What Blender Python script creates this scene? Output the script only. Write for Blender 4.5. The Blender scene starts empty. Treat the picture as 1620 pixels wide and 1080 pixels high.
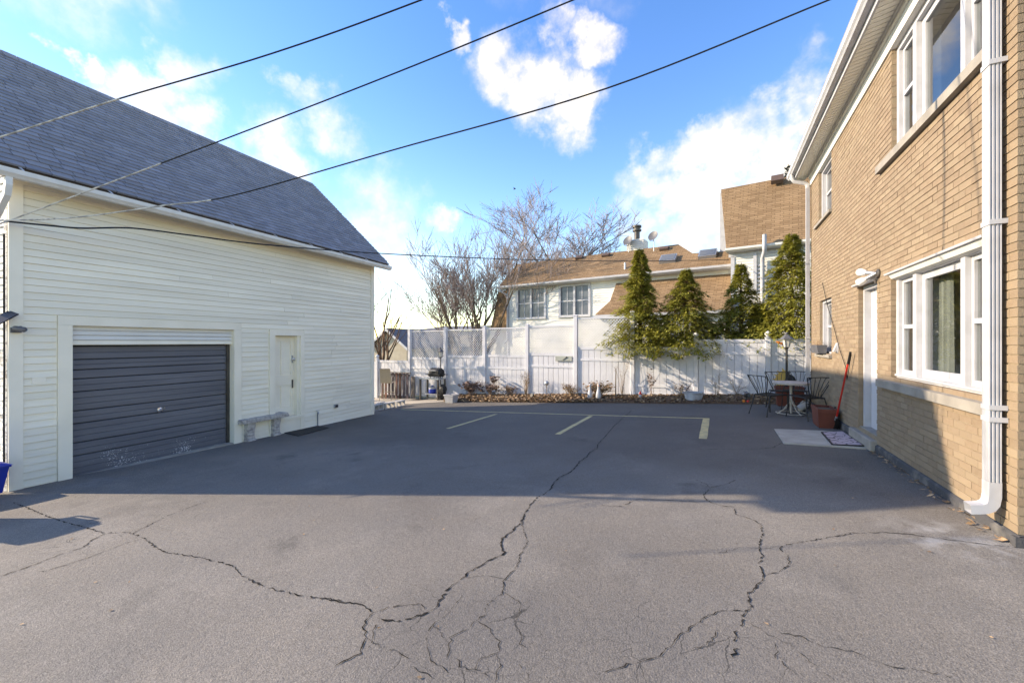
import bpy, math, random
from mathutils import Vector, Matrix
R = math.radians
scn = bpy.context.scene
col = scn.collection
rnd = random.Random(7)

# ------------------------------------------------------------------ camera
FPX = 655.0
TH = math.atan(327 / FPX)
CT, ST = math.cos(TH), math.sin(TH)
EYE = 1.52
cam = bpy.data.cameras.new('camera')
cam.sensor_width = 36.0
cam.lens = FPX / 1620 * 36
cam.shift_y = 0.0006
cam.clip_start = 0.05
cam.clip_end = 2000
camo = bpy.data.objects.new('camera', cam)
col.objects.link(camo)
camo.location = (0, 0, EYE)
camo.rotation_euler = (R(90), 0, TH)
scn.camera = camo

# ------------------------------------------------------------------ light
SUN_EL, SUN_AZ = 22.0, 17.7          # light travels towards +x, turned SUN_AZ towards +y
SUN_STRENGTH, SKY_STRENGTH, EXPOSURE = 2.1, 0.15, 2.06
sl = bpy.data.lights.new('sun', 'SUN')
sl.energy = SUN_STRENGTH
sl.angle = R(0.55)
sl.color = (1.0, 0.97, 0.93)
so = bpy.data.objects.new('sun', sl)
col.objects.link(so)
d = Vector((math.cos(R(SUN_EL)) * math.cos(R(SUN_AZ)), math.cos(R(SUN_EL)) * math.sin(R(SUN_AZ)), -math.sin(R(SUN_EL))))
so.rotation_euler = d.to_track_quat('-Z', 'Y').to_euler()
so.location = (-20, -8, 20)


def pray(px, py):
    X = (px - 810) / FPX
    return Vector((X * CT - ST, X * ST + CT, -(py - 541) / FPX))


world = bpy.data.worlds.new('World')
scn.world = world
world.use_nodes = True
wn, wl = world.node_tree.nodes, world.node_tree.links
wn.clear()


def N(nodes, t, **kw):
    n = nodes.new(t)
    for k, v in kw.items():
        setattr(n, k, v)
    return n


def build_sky():
    out = N(wn, 'ShaderNodeOutputWorld')
    bg = N(wn, 'ShaderNodeBackground')
    bg.inputs['Strength'].default_value = SKY_STRENGTH
    wl.new(bg.outputs[0], out.inputs[0])
    sky = N(wn, 'ShaderNodeTexSky', sky_type='NISHITA', sun_disc=False)
    sky.sun_elevation = R(SUN_EL)
    sky.sun_rotation = math.atan2(-math.cos(R(SUN_AZ)), -math.sin(R(SUN_AZ)))
    sky.air_density = 1.0
    sky.dust_density = 0.05
    sky.ozone_density = 2.0
    tc = N(wn, 'ShaderNodeTexCoord')
    nrm = N(wn, 'ShaderNodeVectorMath', operation='NORMALIZE')
    wl.new(tc.outputs['Generated'], nrm.inputs[0])
    # ragged cloud edges: the direction is jittered by noise before the puffs are measured
    nz = N(wn, 'ShaderNodeTexNoise')
    nz.inputs['Scale'].default_value = 7.0
    nz.inputs['Detail'].default_value = 6.0
    nz.inputs['Roughness'].default_value = 0.62
    wl.new(nrm.outputs[0], nz.inputs['Vector'])
    sub = N(wn, 'ShaderNodeVectorMath', operation='SUBTRACT')
    sub.inputs[1].default_value = (0.5, 0.5, 0.5)
    wl.new(nz.outputs['Color'], sub.inputs[0])
    sc = N(wn, 'ShaderNodeVectorMath', operation='SCALE')
    sc.inputs['Scale'].default_value = 0.24
    wl.new(sub.outputs[0], sc.inputs[0])
    add = N(wn, 'ShaderNodeVectorMath', operation='ADD')
    wl.new(nrm.outputs[0], add.inputs[0])
    wl.new(sc.outputs[0], add.inputs[1])
    # (pixel centre, radius in degrees, weight) of the puffs in view ...
    puffs = [(115, 75, 1.6, .9), (185, 115, 3.2, .85), (250, 150, 4.0, 1.0), (300, 185, 3.6, 1.0), (310, 95, 3.2, .75), (430, 265, 4.5, .8),
             (520, 205, 3.8, .55), (470, 165, 2.2, .45), (600, 330, 6.0, .5), (640, 420, 6, .35), (715, 50, 2.0, .9), (800, 105, 4.8, 1.0), (845, 135, 4.6, 1.0),
             (900, 170, 4.4, 1.0), (930, 75, 3.4, .85), (880, 70, 2.8, .8), (700, 345, 2.5, .7), (1020, 285, 5.0, .85), (1080, 300, 5.8, 1.0),
             (1160, 270, 6.2, 1.0), (1230, 270, 6.5, 1.0), (1110, 350, 6.0, .95), (1010, 250, 3.0, .6), (1270, 170, 4.2, .95), (1115, 210, 2.2, .5), (1000, 345, 4, .55)]
    dirs = [(pray(px, py).normalized(), r, w) for px, py, r, w in puffs]
    # ... and the same kind of puffs all round the rest of the sky
    rs = random.Random(3)
    n = 0
    while n < 22:
        az, el = rs.uniform(0, 360), rs.uniform(12, 60)
        v = Vector((math.cos(R(el)) * math.cos(R(az)), math.cos(R(el)) * math.sin(R(az)), math.sin(R(el))))
        X, Z = v.x * CT + v.y * ST, -v.x * ST + v.y * CT
        if Z > 0 and abs(X / Z) < 1.6 and v.z / Z < 1.1:
            continue
        dirs.append((v, rs.uniform(5, 11), rs.uniform(.6, 1.0)))
        n += 1
    prev = None
    for v, r, w in dirs:
        dot = N(wn, 'ShaderNodeVectorMath', operation='DISTANCE')
        dot.inputs[1].default_value = v
        wl.new(add.outputs[0], dot.inputs[0])
        mr = N(wn, 'ShaderNodeMapRange', interpolation_type='SMOOTHSTEP')
        rr = R(r) * .86
        mr.inputs['From Min'].default_value = rr * 1.35
        mr.inputs['From Max'].default_value = rr * 0.30
        mr.inputs['To Min'].default_value = 0
        mr.inputs['To Max'].default_value = w
        wl.new(dot.outputs['Value'], mr.inputs['Value'])
        if prev is None:
            prev = mr.outputs[0]
        else:
            mx = N(wn, 'ShaderNodeMath', operation='MAXIMUM')
            wl.new(prev, mx.inputs[0])
            wl.new(mr.outputs[0], mx.inputs[1])
            prev = mx.outputs[0]
    n2 = N(wn, 'ShaderNodeTexNoise')
    n2.inputs['Scale'].default_value = 16
    n2.inputs['Detail'].default_value = 5
    n2.inputs['Roughness'].default_value = 0.6
    wl.new(nrm.outputs[0], n2.inputs['Vector'])
    m2 = N(wn, 'ShaderNodeMapRange')
    m2.inputs['From Min'].default_value = 0.3
    m2.inputs['From Max'].default_value = 0.62
    m2.inputs['To Min'].default_value = 0.30
    m2.inputs['To Max'].default_value = 1.1
    wl.new(n2.outputs['Fac'], m2.inputs['Value'])
    mu = N(wn, 'ShaderNodeMath', operation='MULTIPLY', use_clamp=True)
    wl.new(prev, mu.inputs[0])
    wl.new(m2.outputs[0], mu.inputs[1])
    # the clear sky: Nishita, a little deeper in hue as the picture was processed
    hs = N(wn, 'ShaderNodeHueSaturation')
    hs.inputs['Saturation'].default_value = 1.34
    hs.inputs['Hue'].default_value = .516
    hs.inputs['Value'].default_value = .84
    wl.new(sky.outputs[0], hs.inputs['Color'])
    mix = N(wn, 'ShaderNodeMix', data_type='RGBA')
    wl.new(mu.outputs[0], mix.inputs['Factor'])
    wl.new(hs.outputs[0], mix.inputs['A'])
    cm = N(wn, 'ShaderNodeMix', data_type='RGBA')
    cm.inputs['A'].default_value = (CLOUD * .72, CLOUD * .78, CLOUD * .86, 1)
    cm.inputs['B'].default_value = (CLOUD * 1.12, CLOUD * 1.17, CLOUD * 1.25, 1)
    wl.new(n2.outputs['Fac'], cm.inputs['Factor'])
    wl.new(cm.outputs['Result'], mix.inputs['B'])
    wl.new(mix.outputs['Result'], bg.inputs['Color'])


CLOUD = 2.2
build_sky()
vs = scn.view_settings
vs.view_transform = 'Standard'
vs.look = 'None'
vs.gamma = 1
vs.use_curve_mapping = False
vs.exposure = EXPOSURE
vs.use_white_balance = True
vs.white_balance_temperature = 9100
vs.white_balance_tint = 12

# ------------------------------------------------------------------ pixel helpers
O = Vector((0, 0, EYE))


def on_plane(px, py, n, dd):
    r = pray(px, py)
    n = Vector(n)
    return O + r * ((dd - n.dot(O)) / n.dot(r))


GX, GY = 0.058, -0.011


def gz(x, y):
    return GX * max(-16, min(7, x)) + GY * max(-6, min(17, y))


def on_g(px, py):
    return on_plane(px, py, (-GX, -GY, 1), 0)


def on_x(px, py, x):
    return on_plane(px, py, (1, 0, 0), x)


def on_y(px, py, y):
    return on_plane(px, py, (0, 1, 0), y)


# ------------------------------------------------------------------ materials
MATS = {}


def mat(name, c1, c2=None, rough=0.7, scale=8.0, bump=0.0, bscale=None, var=0.0, metal=0.0, spec=0.4, detail=5.0, hue=0.0, stretch=None, lo=.35, hi=.65, tint=None):
    """Principled with object-space noise between c1 and c2, per-object and per-island brightness variation, bump."""
    m = bpy.data.materials.new(name)
    m.use_nodes = True
    nt = m.node_tree
    nd, lk = nt.nodes, nt.links
    p = nd['Principled BSDF']
    p.inputs['Roughness'].default_value = rough
    p.inputs['Metallic'].default_value = metal
    p.inputs['Specular IOR Level'].default_value = spec
    tc = N(nd, 'ShaderNodeTexCoord')
    vec = tc.outputs['Object']
    if stretch:
        mp = N(nd, 'ShaderNodeMapping')
        mp.inputs['Scale'].default_value = stretch
        lk.new(vec, mp.inputs[0])
        vec = mp.outputs[0]
    c2 = c2 or c1
    no = N(nd, 'ShaderNodeTexNoise')
    no.inputs['Scale'].default_value = scale
    no.inputs['Detail'].default_value = detail
    lk.new(vec, no.inputs['Vector'])
    mr = N(nd, 'ShaderNodeMapRange')
    mr.inputs['From Min'].default_value = lo
    mr.inputs['From Max'].default_value = hi
    lk.new(no.outputs['Fac'], mr.inputs['Value'])
    mx = N(nd, 'ShaderNodeMix', data_type='RGBA')
    mx.inputs['A'].default_value = (*c1, 1)
    mx.inputs['B'].default_value = (*c2, 1)
    lk.new(mr.outputs[0], mx.inputs['Factor'])
    outc = mx.outputs['Result']
    if var > 0:
        oi = N(nd, 'ShaderNodeObjectInfo')
        ge = N(nd, 'ShaderNodeNewGeometry')
        ad = N(nd, 'ShaderNodeMath', operation='ADD')
        lk.new(oi.outputs['Random'], ad.inputs[0])
        lk.new(ge.outputs['Random Per Island'], ad.inputs[1])
        fr = N(nd, 'ShaderNodeMath', operation='FRACT')
        lk.new(ad.outputs[0], fr.inputs[0])
        v = N(nd, 'ShaderNodeMapRange')
        v.inputs['To Min'].default_value = 1 - var
        v.inputs['To Max'].default_value = 1 + var
        lk.new(fr.outputs[0], v.inputs['Value'])
        if tint:
            t = N(nd, 'ShaderNodeMix', data_type='RGBA')
            t.inputs['B'].default_value = (*tint, 1)
            f2 = N(nd, 'ShaderNodeMath', operation='MULTIPLY')
            f2.inputs[1].default_value = 7.31
            lk.new(fr.outputs[0], f2.inputs[0])
            f3 = N(nd, 'ShaderNodeMath', operation='FRACT')
            lk.new(f2.outputs[0], f3.inputs[0])
            lk.new(f3.outputs[0], t.inputs['Factor'])
            lk.new(outc, t.inputs['A'])
            outc = t.outputs['Result']
        hv = N(nd, 'ShaderNodeHueSaturation')
        lk.new(v.outputs[0], hv.inputs['Value'])
        lk.new(outc, hv.inputs['Color'])
        outc = hv.outputs[0]
    lk.new(outc, p.inputs['Base Color'])
    if bump > 0:
        nb_ = N(nd, 'ShaderNodeTexNoise')
        nb_.inputs['Scale'].default_value = bscale or scale * 5
        nb_.inputs['Detail'].default_value = 6
        lk.new(vec, nb_.inputs['Vector'])
        b = N(nd, 'ShaderNodeBump')
        b.inputs['Strength'].default_value = bump
        b.inputs['Distance'].default_value = 0.01
        lk.new(nb_.outputs['Fac'], b.inputs['Height'])
        lk.new(b.outputs[0], p.inputs['Normal'])
    MATS[name] = m
    return m


mat('white', (.45, .455, .48), (.36, .36, .37), .45, 5.0, .05, 30, var=.03, lo=.45, hi=.8, detail=8)
mat('vinyl', (.64, .645, .68), (.54, .545, .575), .5, 3.0, .05, 20, var=.04, lo=.4, hi=.8, detail=8)
mat('cream', (.87, .81, .67), (.78, .72, .59), .75, 1.6, .3, 30, var=.06, detail=9, stretch=(1, .35, 3))
mat('cream_trim', (.88, .81, .665), (.81, .745, .605), .7, 2.0, .15, 40, var=.03)
mat('peeling', (.78, .775, .75), (.36, .34, .32), .8, 7.0, .5, 30, var=.12, stretch=(1, .5, 3), lo=.5, hi=.62)
mat('shingle', (.20, .20, .228), (.262, .258, .285), .85, 5.0, .4, 160, var=.14, tint=(.225, .215, .225))
mat('deck', (.05, .035, .025), (.10, .07, .05), .9, 6)
mat('brick', (.25, .180, .121), (.222, .158, .104), .85, 16.0, .6, 130, var=.07, tint=(.275, .207, .14))
mat('mortar', (.27, .21, .145), (.235, .18, .122), .95, 20, .4, 150)
mat('limestone', (.30, .275, .24), (.23, .21, .185), .85, 5, .3, 60, var=.03)
mat('foundation', (.06, .06, .065), (.17, .16, .15), .9, 7, .6, 40, lo=.5, hi=.8)
mat('concrete', (.40, .375, .325), (.31, .29, .255), .9, 4, .35, 60, var=.04)
mat('stone_bench', (.54, .50, .46), (.27, .245, .235), .9, 14, .7, 60, lo=.4, hi=.7)
mat('block', (.52, .49, .46), (.40, .38, .36), .95, 9, .7, 70, var=.06)
mat('soffit', (.70, .68, .63), (.66, .64, .59), .6, 3, var=.02)
mat('gutter', (.70, .68, .63), (.60, .58, .53), .5, 4, var=.02, lo=.45, hi=.75)
mat('black', (.012, .012, .013), (.02, .02, .02), .5, 6)
mat('rubber', (.010, .010, .011), (.035, .034, .034), .8, 80, .6, 120)
mat('iron', (.018, .017, .017), (.05, .04, .035), .55, 20, .3, 80, lo=.5, hi=.8)
mat('chrome', (.65, .65, .66), None, .25, 4, metal=1)
mat('galv', (.42, .44, .47), (.34, .36, .39), .45, 12, metal=.7)
mat('tub', (.40, .43, .47), (.31, .33, .37), .55, 10, metal=.3)
mat('painted_yellow', (.62, .50, .24), (.36, .31, .20), .8, 9, .2, 60, lo=.42, hi=.72, detail=9)
mat('crack', (.012, .012, .012), (.055, .05, .046), 1.0, 20, spec=.05)
mat('soil', (.10, .075, .05), (.16, .12, .08), .95, 2, .6, 30)
mat('grass', (.11, .105, .045), (.17, .15, .075), .95, 3, .6, 40)
mat('mulch', (.14, .082, .048), (.09, .055, .035), .95, 6, .8, 40)
mat('litter', (.50, .35, .22), (.38, .24, .13), .85, 9, var=.45, tint=(.17, .105, .065))
mat('dry', (.36, .26, .15), (.22, .15, .09), .9, 9, var=.35, tint=(.16, .10, .07))
mat('deadleaf', (.11, .075, .075), (.07, .045, .045), .9, 9, var=.4, tint=(.20, .12, .08))
mat('red', (.55, .025, .015), None, .4, 4)
mat('terracotta', (.17, .045, .028), (.13, .034, .022), .65, 5, .15, 40)
mat('blue_bin', (.005, .035, .32), None, .4, 3)
mat('tan_sling', (.50, .43, .32), (.44, .37, .27), .8, 40)
mat('pallet', (.16, .07, .045), (.08, .05, .045), .9, 6, .4, 40, var=.4, tint=(.07, .065, .085))
mat('grey_wood', (.20, .17, .15), (.13, .11, .10), .9, 9, .4, 40, var=.15)
mat('sign', (.40, .42, .38), (.33, .35, .31), .8, 10)
mat('sun_gold', (.62, .40, .10), (.50, .31, .08), .6, 8)
mat('orange', (.75, .22, .03), None, .6, 8)
mat('bark', (.16, .12, .075), (.09, .07, .05), .95, 9, .5, 40, stretch=(1, 1, .3))
mat('bark2', (.20, .11, .065), (.11, .075, .055), .95, 7, .5, 40)
mat('twig', (.23, .18, .165), (.30, .24, .22), .9, 3, var=.25)
mat('twig2', (.25, .23, .25), (.33, .30, .33), .9, 3, var=.25)
mat('spruce', (.05, .09, .10), (.09, .13, .14), .9, 6, var=.3)
mat('siding', (.66, .65, .60), (.60, .59, .54), .6, 2, var=.02)
mat('tanwall', (.42, .37, .29), (.36, .31, .24), .8, 3)
mat('greyroof', (.13, .13, .15), (.18, .175, .19), .9, 9)
mat('darkmetal', (.05, .045, .04), (.09, .08, .07), .5, 5, metal=.3)
mat('dish', (.085, .088, .10), (.12, .12, .13), .5, 5)
mat('skylight_glass', (.08, .10, .13), None, .08, 4, spec=.8)
mat('lamp_glass', (.60, .58, .52), (.5, .48, .42), .2, 4)
mat('bronze_vent', (.10, .065, .05), None, .6, 4)
mat('cable_black', (.012, .012, .013), None, .6, 4)
mat('cable_sunlit', (.62, .60, .55), (.30, .29, .27), .7, 9, lo=.45, hi=.6)  # pale cable tone, sunlight put into the colour
mat('curtain', (.30, .31, .29), (.24, .25, .23), .9, 3)
mat('room', (.45, .44, .41), (.40, .39, .36), .9, 2)
mat('screen', (.10, .11, .13), (.14, .15, .17), .7, 3)
mat('door_white', (.50, .505, .53), (.46, .465, .49), .4, 2)
mat('patio', (.52, .45, .36), (.42, .36, .29), .9, 3, .4, 50)
mat('spray', (.16, .165, .022), (.25, .235, .04), .75, 7, var=.35, tint=(.10, .12, .02))
mat('panel_dark', (.02, .022, .03), None, .3, 4)
mat('bulb', (.85, .85, .83), None, .3, 4)
mat('cam_grey', (.10, .10, .11), (.14, .14, .15), .5, 6)


def glass_mat():
    m = bpy.data.materials.new('glass')
    m.use_nodes = True
    nd, lk = m.node_tree.nodes, m.node_tree.links
    nd.remove(nd['Principled BSDF'])
    o = nd['Material Output']
    lw = N(nd, 'ShaderNodeLayerWeight')
    lw.inputs['Blend'].default_value = .5
    pw = N(nd, 'ShaderNodeMath', operation='POWER')
    pw.inputs[1].default_value = 3.0
    lk.new(lw.outputs['Facing'], pw.inputs[0])
    fr = N(nd, 'ShaderNodeMapRange')
    fr.inputs['To Min'].default_value = .05
    fr.inputs['To Max'].default_value = 1.0
    lk.new(pw.outputs[0], fr.inputs['Value'])
    t = N(nd, 'ShaderNodeBsdfTransparent')
    t.inputs['Color'].default_value = (.82, .86, .84, 1)
    g = N(nd, 'ShaderNodeBsdfGlossy')
    g.inputs['Roughness'].default_value = 0.0
    mx = N(nd, 'ShaderNodeMixShader')
    lk.new(fr.outputs[0], mx.inputs[0])
    lk.new(t.outputs[0], mx.inputs[1])
    lk.new(g.outputs[0], mx.inputs[2])
    lk.new(mx.outputs[0], o.inputs[0])
    MATS['glass'] = m


glass_mat()


def asphalt_mat():
    m = bpy.data.materials.new('asphalt')
    m.use_nodes = True
    nd, lk = m.node_tree.nodes, m.node_tree.links
    p = nd['Principled BSDF']
    p.inputs['Roughness'].default_value = .88
    p.inputs['Specular IOR Level'].default_value = .35
    tc = N(nd, 'ShaderNodeTexCoord')
    V = tc.outputs['Object']

    def noise(s, dt=5, ro=.55, vec=V):
        n = N(nd, 'ShaderNodeTexNoise')
        n.inputs['Scale'].default_value = s
        n.inputs['Detail'].default_value = dt
        n.inputs['Roughness'].default_value = ro
        lk.new(vec, n.inputs['Vector'])
        return n.outputs['Fac']

    def rng(x, a, b, c, d_, smooth=False):
        r = N(nd, 'ShaderNodeMapRange', interpolation_type='SMOOTHSTEP' if smooth else 'LINEAR')
        for i, v in zip(('From Min', 'From Max', 'To Min', 'To Max'), (a, b, c, d_)):
            r.inputs[i].default_value = v
        lk.new(x, r.inputs['Value'])
        return r.outputs[0]

    def math_(op, a, b, clamp=False):
        n = N(nd, 'ShaderNodeMath', operation=op, use_clamp=clamp)
        for i, v in ((0, a), (1, b)):
            if isinstance(v, (int, float)):
                n.inputs[i].default_value = v
            else:
                lk.new(v, n.inputs[i])
        return n.outputs[0]

    def mixc(f, a, b):
        n = N(nd, 'ShaderNodeMix', data_type='RGBA')
        for k, v in (('Factor', f), ('A', a), ('B', b)):
            if isinstance(v, tuple):
                n.inputs[k].default_value = (*v, 1)
            elif isinstance(v, (int, float)):
                n.inputs[k].default_value = v
            else:
                lk.new(v, n.inputs[k])
        return n.outputs['Result']

    big = rng(noise(.35, 4), .38, .62, 0, 1)
    mid = rng(noise(1.7, 6), .35, .68, 0, 1)
    c = mixc(big, (.150, .135, .121), (.226, .204, .180))
    c = mixc(math_('MULTIPLY', mid, .6), c, (.172, .162, .152))
    wp_ = rng(noise(.9, 7, .65), .52, .70, 0, 1)
    c = mixc(math_('MULTIPLY', wp_, .65), c, (.262, .240, .215))
    dk = rng(noise(1.15, 6, .6, ), .40, .30, 0, 1)
    c = mixc(math_('MULTIPLY', dk, .6), c, (.095, .089, .084))
    # far-half sealer coat, darkened further to paint in the barn's shade; ragged border
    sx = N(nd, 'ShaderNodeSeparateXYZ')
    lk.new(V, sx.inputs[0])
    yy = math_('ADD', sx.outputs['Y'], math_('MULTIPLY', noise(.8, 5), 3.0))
    seal_shade = rng(yy, 5.6, 8.6, 0, 1, True)
    c = mixc(math_('MULTIPLY', seal_shade, .60), c, (.088, .079, .070))
    # fine aggregate
    st = rng(noise(170, 2, .6), .33, .70, .62, 1.40)
    st2 = rng(noise(60, 3, .7), .35, .66, .84, 1.17)
    hv = N(nd, 'ShaderNodeHueSaturation')
    lk.new(math_('MULTIPLY', st, st2), hv.inputs['Value'])
    lk.new(c, hv.inputs['Color'])
    c = hv.outputs[0]
    # worn-through bright stone in the crazed patch
    wob = N(nd, 'ShaderNodeTexNoise')
    wob.inputs['Scale'].default_value = 3.0
    wob.inputs['Detail'].default_value = 6
    lk.new(V, wob.inputs['Vector'])
    ws = N(nd, 'ShaderNodeVectorMath', operation='MULTIPLY_ADD')
    lk.new(wob.outputs['Color'], ws.inputs[0])
    ws.inputs[1].default_value = (.28, .28, 0)
    lk.new(V, ws.inputs[2])

    def patch(cx, cy, r0, r1, sx_=1.0):
        dd = N(nd, 'ShaderNodeVectorMath', operation='MULTIPLY_ADD')
        lk.new(ws.outputs[0], dd.inputs[0])
        dd.inputs[1].default_value = (1 * sx_, 1, 0)
        dd.inputs[2].default_value = (-cx * sx_ - .14, -cy - .14, 0)
        ln = N(nd, 'ShaderNodeVectorMath', operation='LENGTH')
        lk.new(dd.outputs[0], ln.inputs[0])
        return rng(ln.outputs['Value'], r1, r0, 0, 1, True)

    a, b, e = on_g(740, 1000), on_g(1130, 1040), on_g(180, 850)
    pm = math_('MAXIMUM', patch(a.x, a.y, .15, .75), math_('MULTIPLY', patch(b.x, b.y, .1, .9), .8))
    pm2 = math_('MAXIMUM', pm, math_('MULTIPLY', patch(e.x, e.y, .2, 1.1), .45))
    c = mixc(math_('MULTIPLY', pm, .30), c, (.100, .096, .100))
    vo = N(nd, 'ShaderNodeTexVoronoi', feature='DISTANCE_TO_EDGE')
    vo.inputs['Scale'].default_value = 4.6
    vo.inputs['Randomness'].default_value = 1.0
    lk.new(ws.outputs[0], vo.inputs['Vector'])
    wid = math_('MULTIPLY', rng(noise(4.0, 3), .42, .66, 0, .016), pm2)
    cr = N(nd, 'ShaderNodeMath', operation='LESS_THAN')
    lk.new(vo.outputs['Distance'], cr.inputs[0])
    lk.new(wid, cr.inputs[1])
    c = mixc(math_('MULTIPLY', cr.outputs[0], .65), c, (.03, .03, .03))
    # scuffs, pale drips
    sc = math_('MULTIPLY', rng(noise(3.3, 8, .68), .64, .74, 0, 1), .20)
    c = mixc(sc, c, (.30, .29, .28))
    q = on_g(1535, 855)
    c = mixc(math_('MULTIPLY', math_('MULTIPLY', patch(q.x - .05, q.y, .05, .55, 1.0), rng(noise(6, 6), .42, .7, 0, 1)), .8), c, (.42, .42, .42))
    q2 = on_g(150, 763)
    c = mixc(math_('MULTIPLY', math_('MULTIPLY', patch(q2.x, q2.y, .05, .5, 1.0), rng(noise(6, 6), .42, .7, 0, 1)), .35), c, (.30, .31, .33))
    lk.new(c, p.inputs['Base Color'])
    h = math_('ADD', math_('MULTIPLY', noise(110, 3, .7), 1.0), math_('MULTIPLY', noise(18, 4), .9))
    h = math_('SUBTRACT', h, math_('MULTIPLY', cr.outputs[0], 2.0))
    bp = N(nd, 'ShaderNodeBump')
    bp.inputs['Strength'].default_value = .75
    bp.inputs['Distance'].default_value = .009
    lk.new(h, bp.inputs['Height'])
    lk.new(bp.outputs[0], p.inputs['Normal'])
    MATS['asphalt'] = m


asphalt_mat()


def shingle_far(name, c1, c2, c3, sx, sy):
    """asphalt shingles too far to build singly: brick pattern of the tabs"""
    m = bpy.data.materials.new(name)
    m.use_nodes = True
    nd, lk = m.node_tree.nodes, m.node_tree.links
    p = nd['Principled BSDF']
    p.inputs['Roughness'].default_value = .9
    p.inputs['Specular IOR Level'].default_value = .2
    uv = N(nd, 'ShaderNodeUVMap')
    bt = N(nd, 'ShaderNodeTexBrick')
    bt.offset = .37
    bt.inputs['Scale'].default_value = 1
    bt.inputs['Brick Width'].default_value = sx
    bt.inputs['Row Height'].default_value = sy
    bt.inputs['Mortar Size'].default_value = .008
    bt.inputs['Bias'].default_value = 0
    bt.inputs['Color1'].default_value = (*c1, 1)
    bt.inputs['Color2'].default_value = (*c2, 1)
    bt.inputs['Mortar'].default_value = (*c3, 1)
    lk.new(uv.outputs[0], bt.inputs['Vector'])
    no = N(nd, 'ShaderNodeTexNoise')
    no.inputs['Scale'].default_value = .8
    no.inputs['Detail'].default_value = 5
    lk.new(uv.outputs[0], no.inputs['Vector'])
    mr = N(nd, 'ShaderNodeMapRange')
    mr.inputs['To Min'].default_value = .75
    mr.inputs['To Max'].default_value = 1.25
    lk.new(no.outputs['Fac'], mr.inputs['Value'])
    hv = N(nd, 'ShaderNodeHueSaturation')
    lk.new(bt.outputs['Color'], hv.inputs['Color'])
    lk.new(mr.outputs[0], hv.inputs['Value'])
    lk.new(hv.outputs[0], p.inputs['Base Color'])
    b = N(nd, 'ShaderNodeBump')
    b.inputs['Strength'].default_value = .5
    b.inputs['Distance'].default_value = .02
    lk.new(bt.outputs['Fac'], b.inputs['Height'])
    b.invert = True
    lk.new(b.outputs[0], p.inputs['Normal'])
    MATS[name] = m


shingle_far('brown_roof', (.20, .125, .07), (.29, .19, .11), (.10, .062, .036), .30, .105)


def mat_garage():
    m = mat('garage_blue', (.105, .108, .125), (.145, .148, .165), .55, 3.0, .1, 30, var=.05, stretch=(1, .25, 2), lo=.3, hi=.7)
    nd, lk = m.node_tree.nodes, m.node_tree.links
    p = nd['Principled BSDF']
    src = p.inputs['Base Color'].links[0].from_socket
    tc = N(nd, 'ShaderNodeTexCoord')
    no = N(nd, 'ShaderNodeTexNoise')
    no.inputs['Scale'].default_value = 60
    no.inputs['Detail'].default_value = 4
    lk.new(tc.outputs['Object'], no.inputs['Vector'])
    lw = N(nd, 'ShaderNodeTexNoise')
    lw.inputs['Scale'].default_value = 1.6
    lk.new(tc.outputs['Object'], lw.inputs['Vector'])
    sx = N(nd, 'ShaderNodeSeparateXYZ')
    lk.new(tc.outputs['Object'], sx.inputs[0])
    # paint chipped off along the bottom edge
    r = N(nd, 'ShaderNodeMapRange')
    for k, v in zip(('From Min', 'From Max', 'To Min', 'To Max'), (-.05, -.32, -.10, .10)):
        r.inputs[k].default_value = v
    lk.new(sx.outputs['Z'], r.inputs['Value'])
    a = N(nd, 'ShaderNodeMath', operation='ADD')
    lk.new(no.outputs['Fac'], a.inputs[0])
    lk.new(r.outputs[0], a.inputs[1])
    a2 = N(nd, 'ShaderNodeMath', operation='ADD')
    lk.new(a.outputs[0], a2.inputs[0])
    l2 = N(nd, 'ShaderNodeMapRange')
    for k, v in zip(('From Min', 'From Max', 'To Min', 'To Max'), (.35, .65, -.16, .10)):
        l2.inputs[k].default_value = v
    lk.new(lw.outputs['Fac'], l2.inputs['Value'])
    lk.new(l2.outputs[0], a2.inputs[1])
    gt = N(nd, 'ShaderNodeMath', operation='GREATER_THAN')
    gt.inputs[1].default_value = .755
    lk.new(a2.outputs[0], gt.inputs[0])
    mx = N(nd, 'ShaderNodeMix', data_type='RGBA')
    lk.new(gt.outputs[0], mx.inputs['Factor'])
    lk.new(src, mx.inputs['A'])
    mx.inputs['B'].default_value = (.62, .62, .62, 1)
    lk.new(mx.outputs['Result'], p.inputs['Base Color'])


mat_garage()


def mat_doormat():
    m = bpy.data.materials.new('pebble_mat')
    m.use_nodes = True
    nd, lk = m.node_tree.nodes, m.node_tree.links
    p = nd['Principled BSDF']
    p.inputs['Roughness'].default_value = .9
    tc = N(nd, 'ShaderNodeTexCoord')
    vo = N(nd, 'ShaderNodeTexVoronoi', feature='DISTANCE_TO_EDGE')
    vo.inputs['Scale'].default_value = 9
    lk.new(tc.outputs['Object'], vo.inputs['Vector'])
    lt = N(nd, 'ShaderNodeMath', operation='LESS_THAN')
    lt.inputs[1].default_value = .045
    lk.new(vo.outputs['Distance'], lt.inputs[0])
    mx = N(nd, 'ShaderNodeMix', data_type='RGBA')
    mx.inputs['A'].default_value = (.46, .36, .38, 1)
    mx.inputs['B'].default_value = (.06, .05, .055, 1)
    lk.new(lt.outputs[0], mx.inputs['Factor'])
    lk.new(mx.outputs['Result'], p.inputs['Base Color'])
    MATS['pebble_mat'] = m


mat_doormat()


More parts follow.
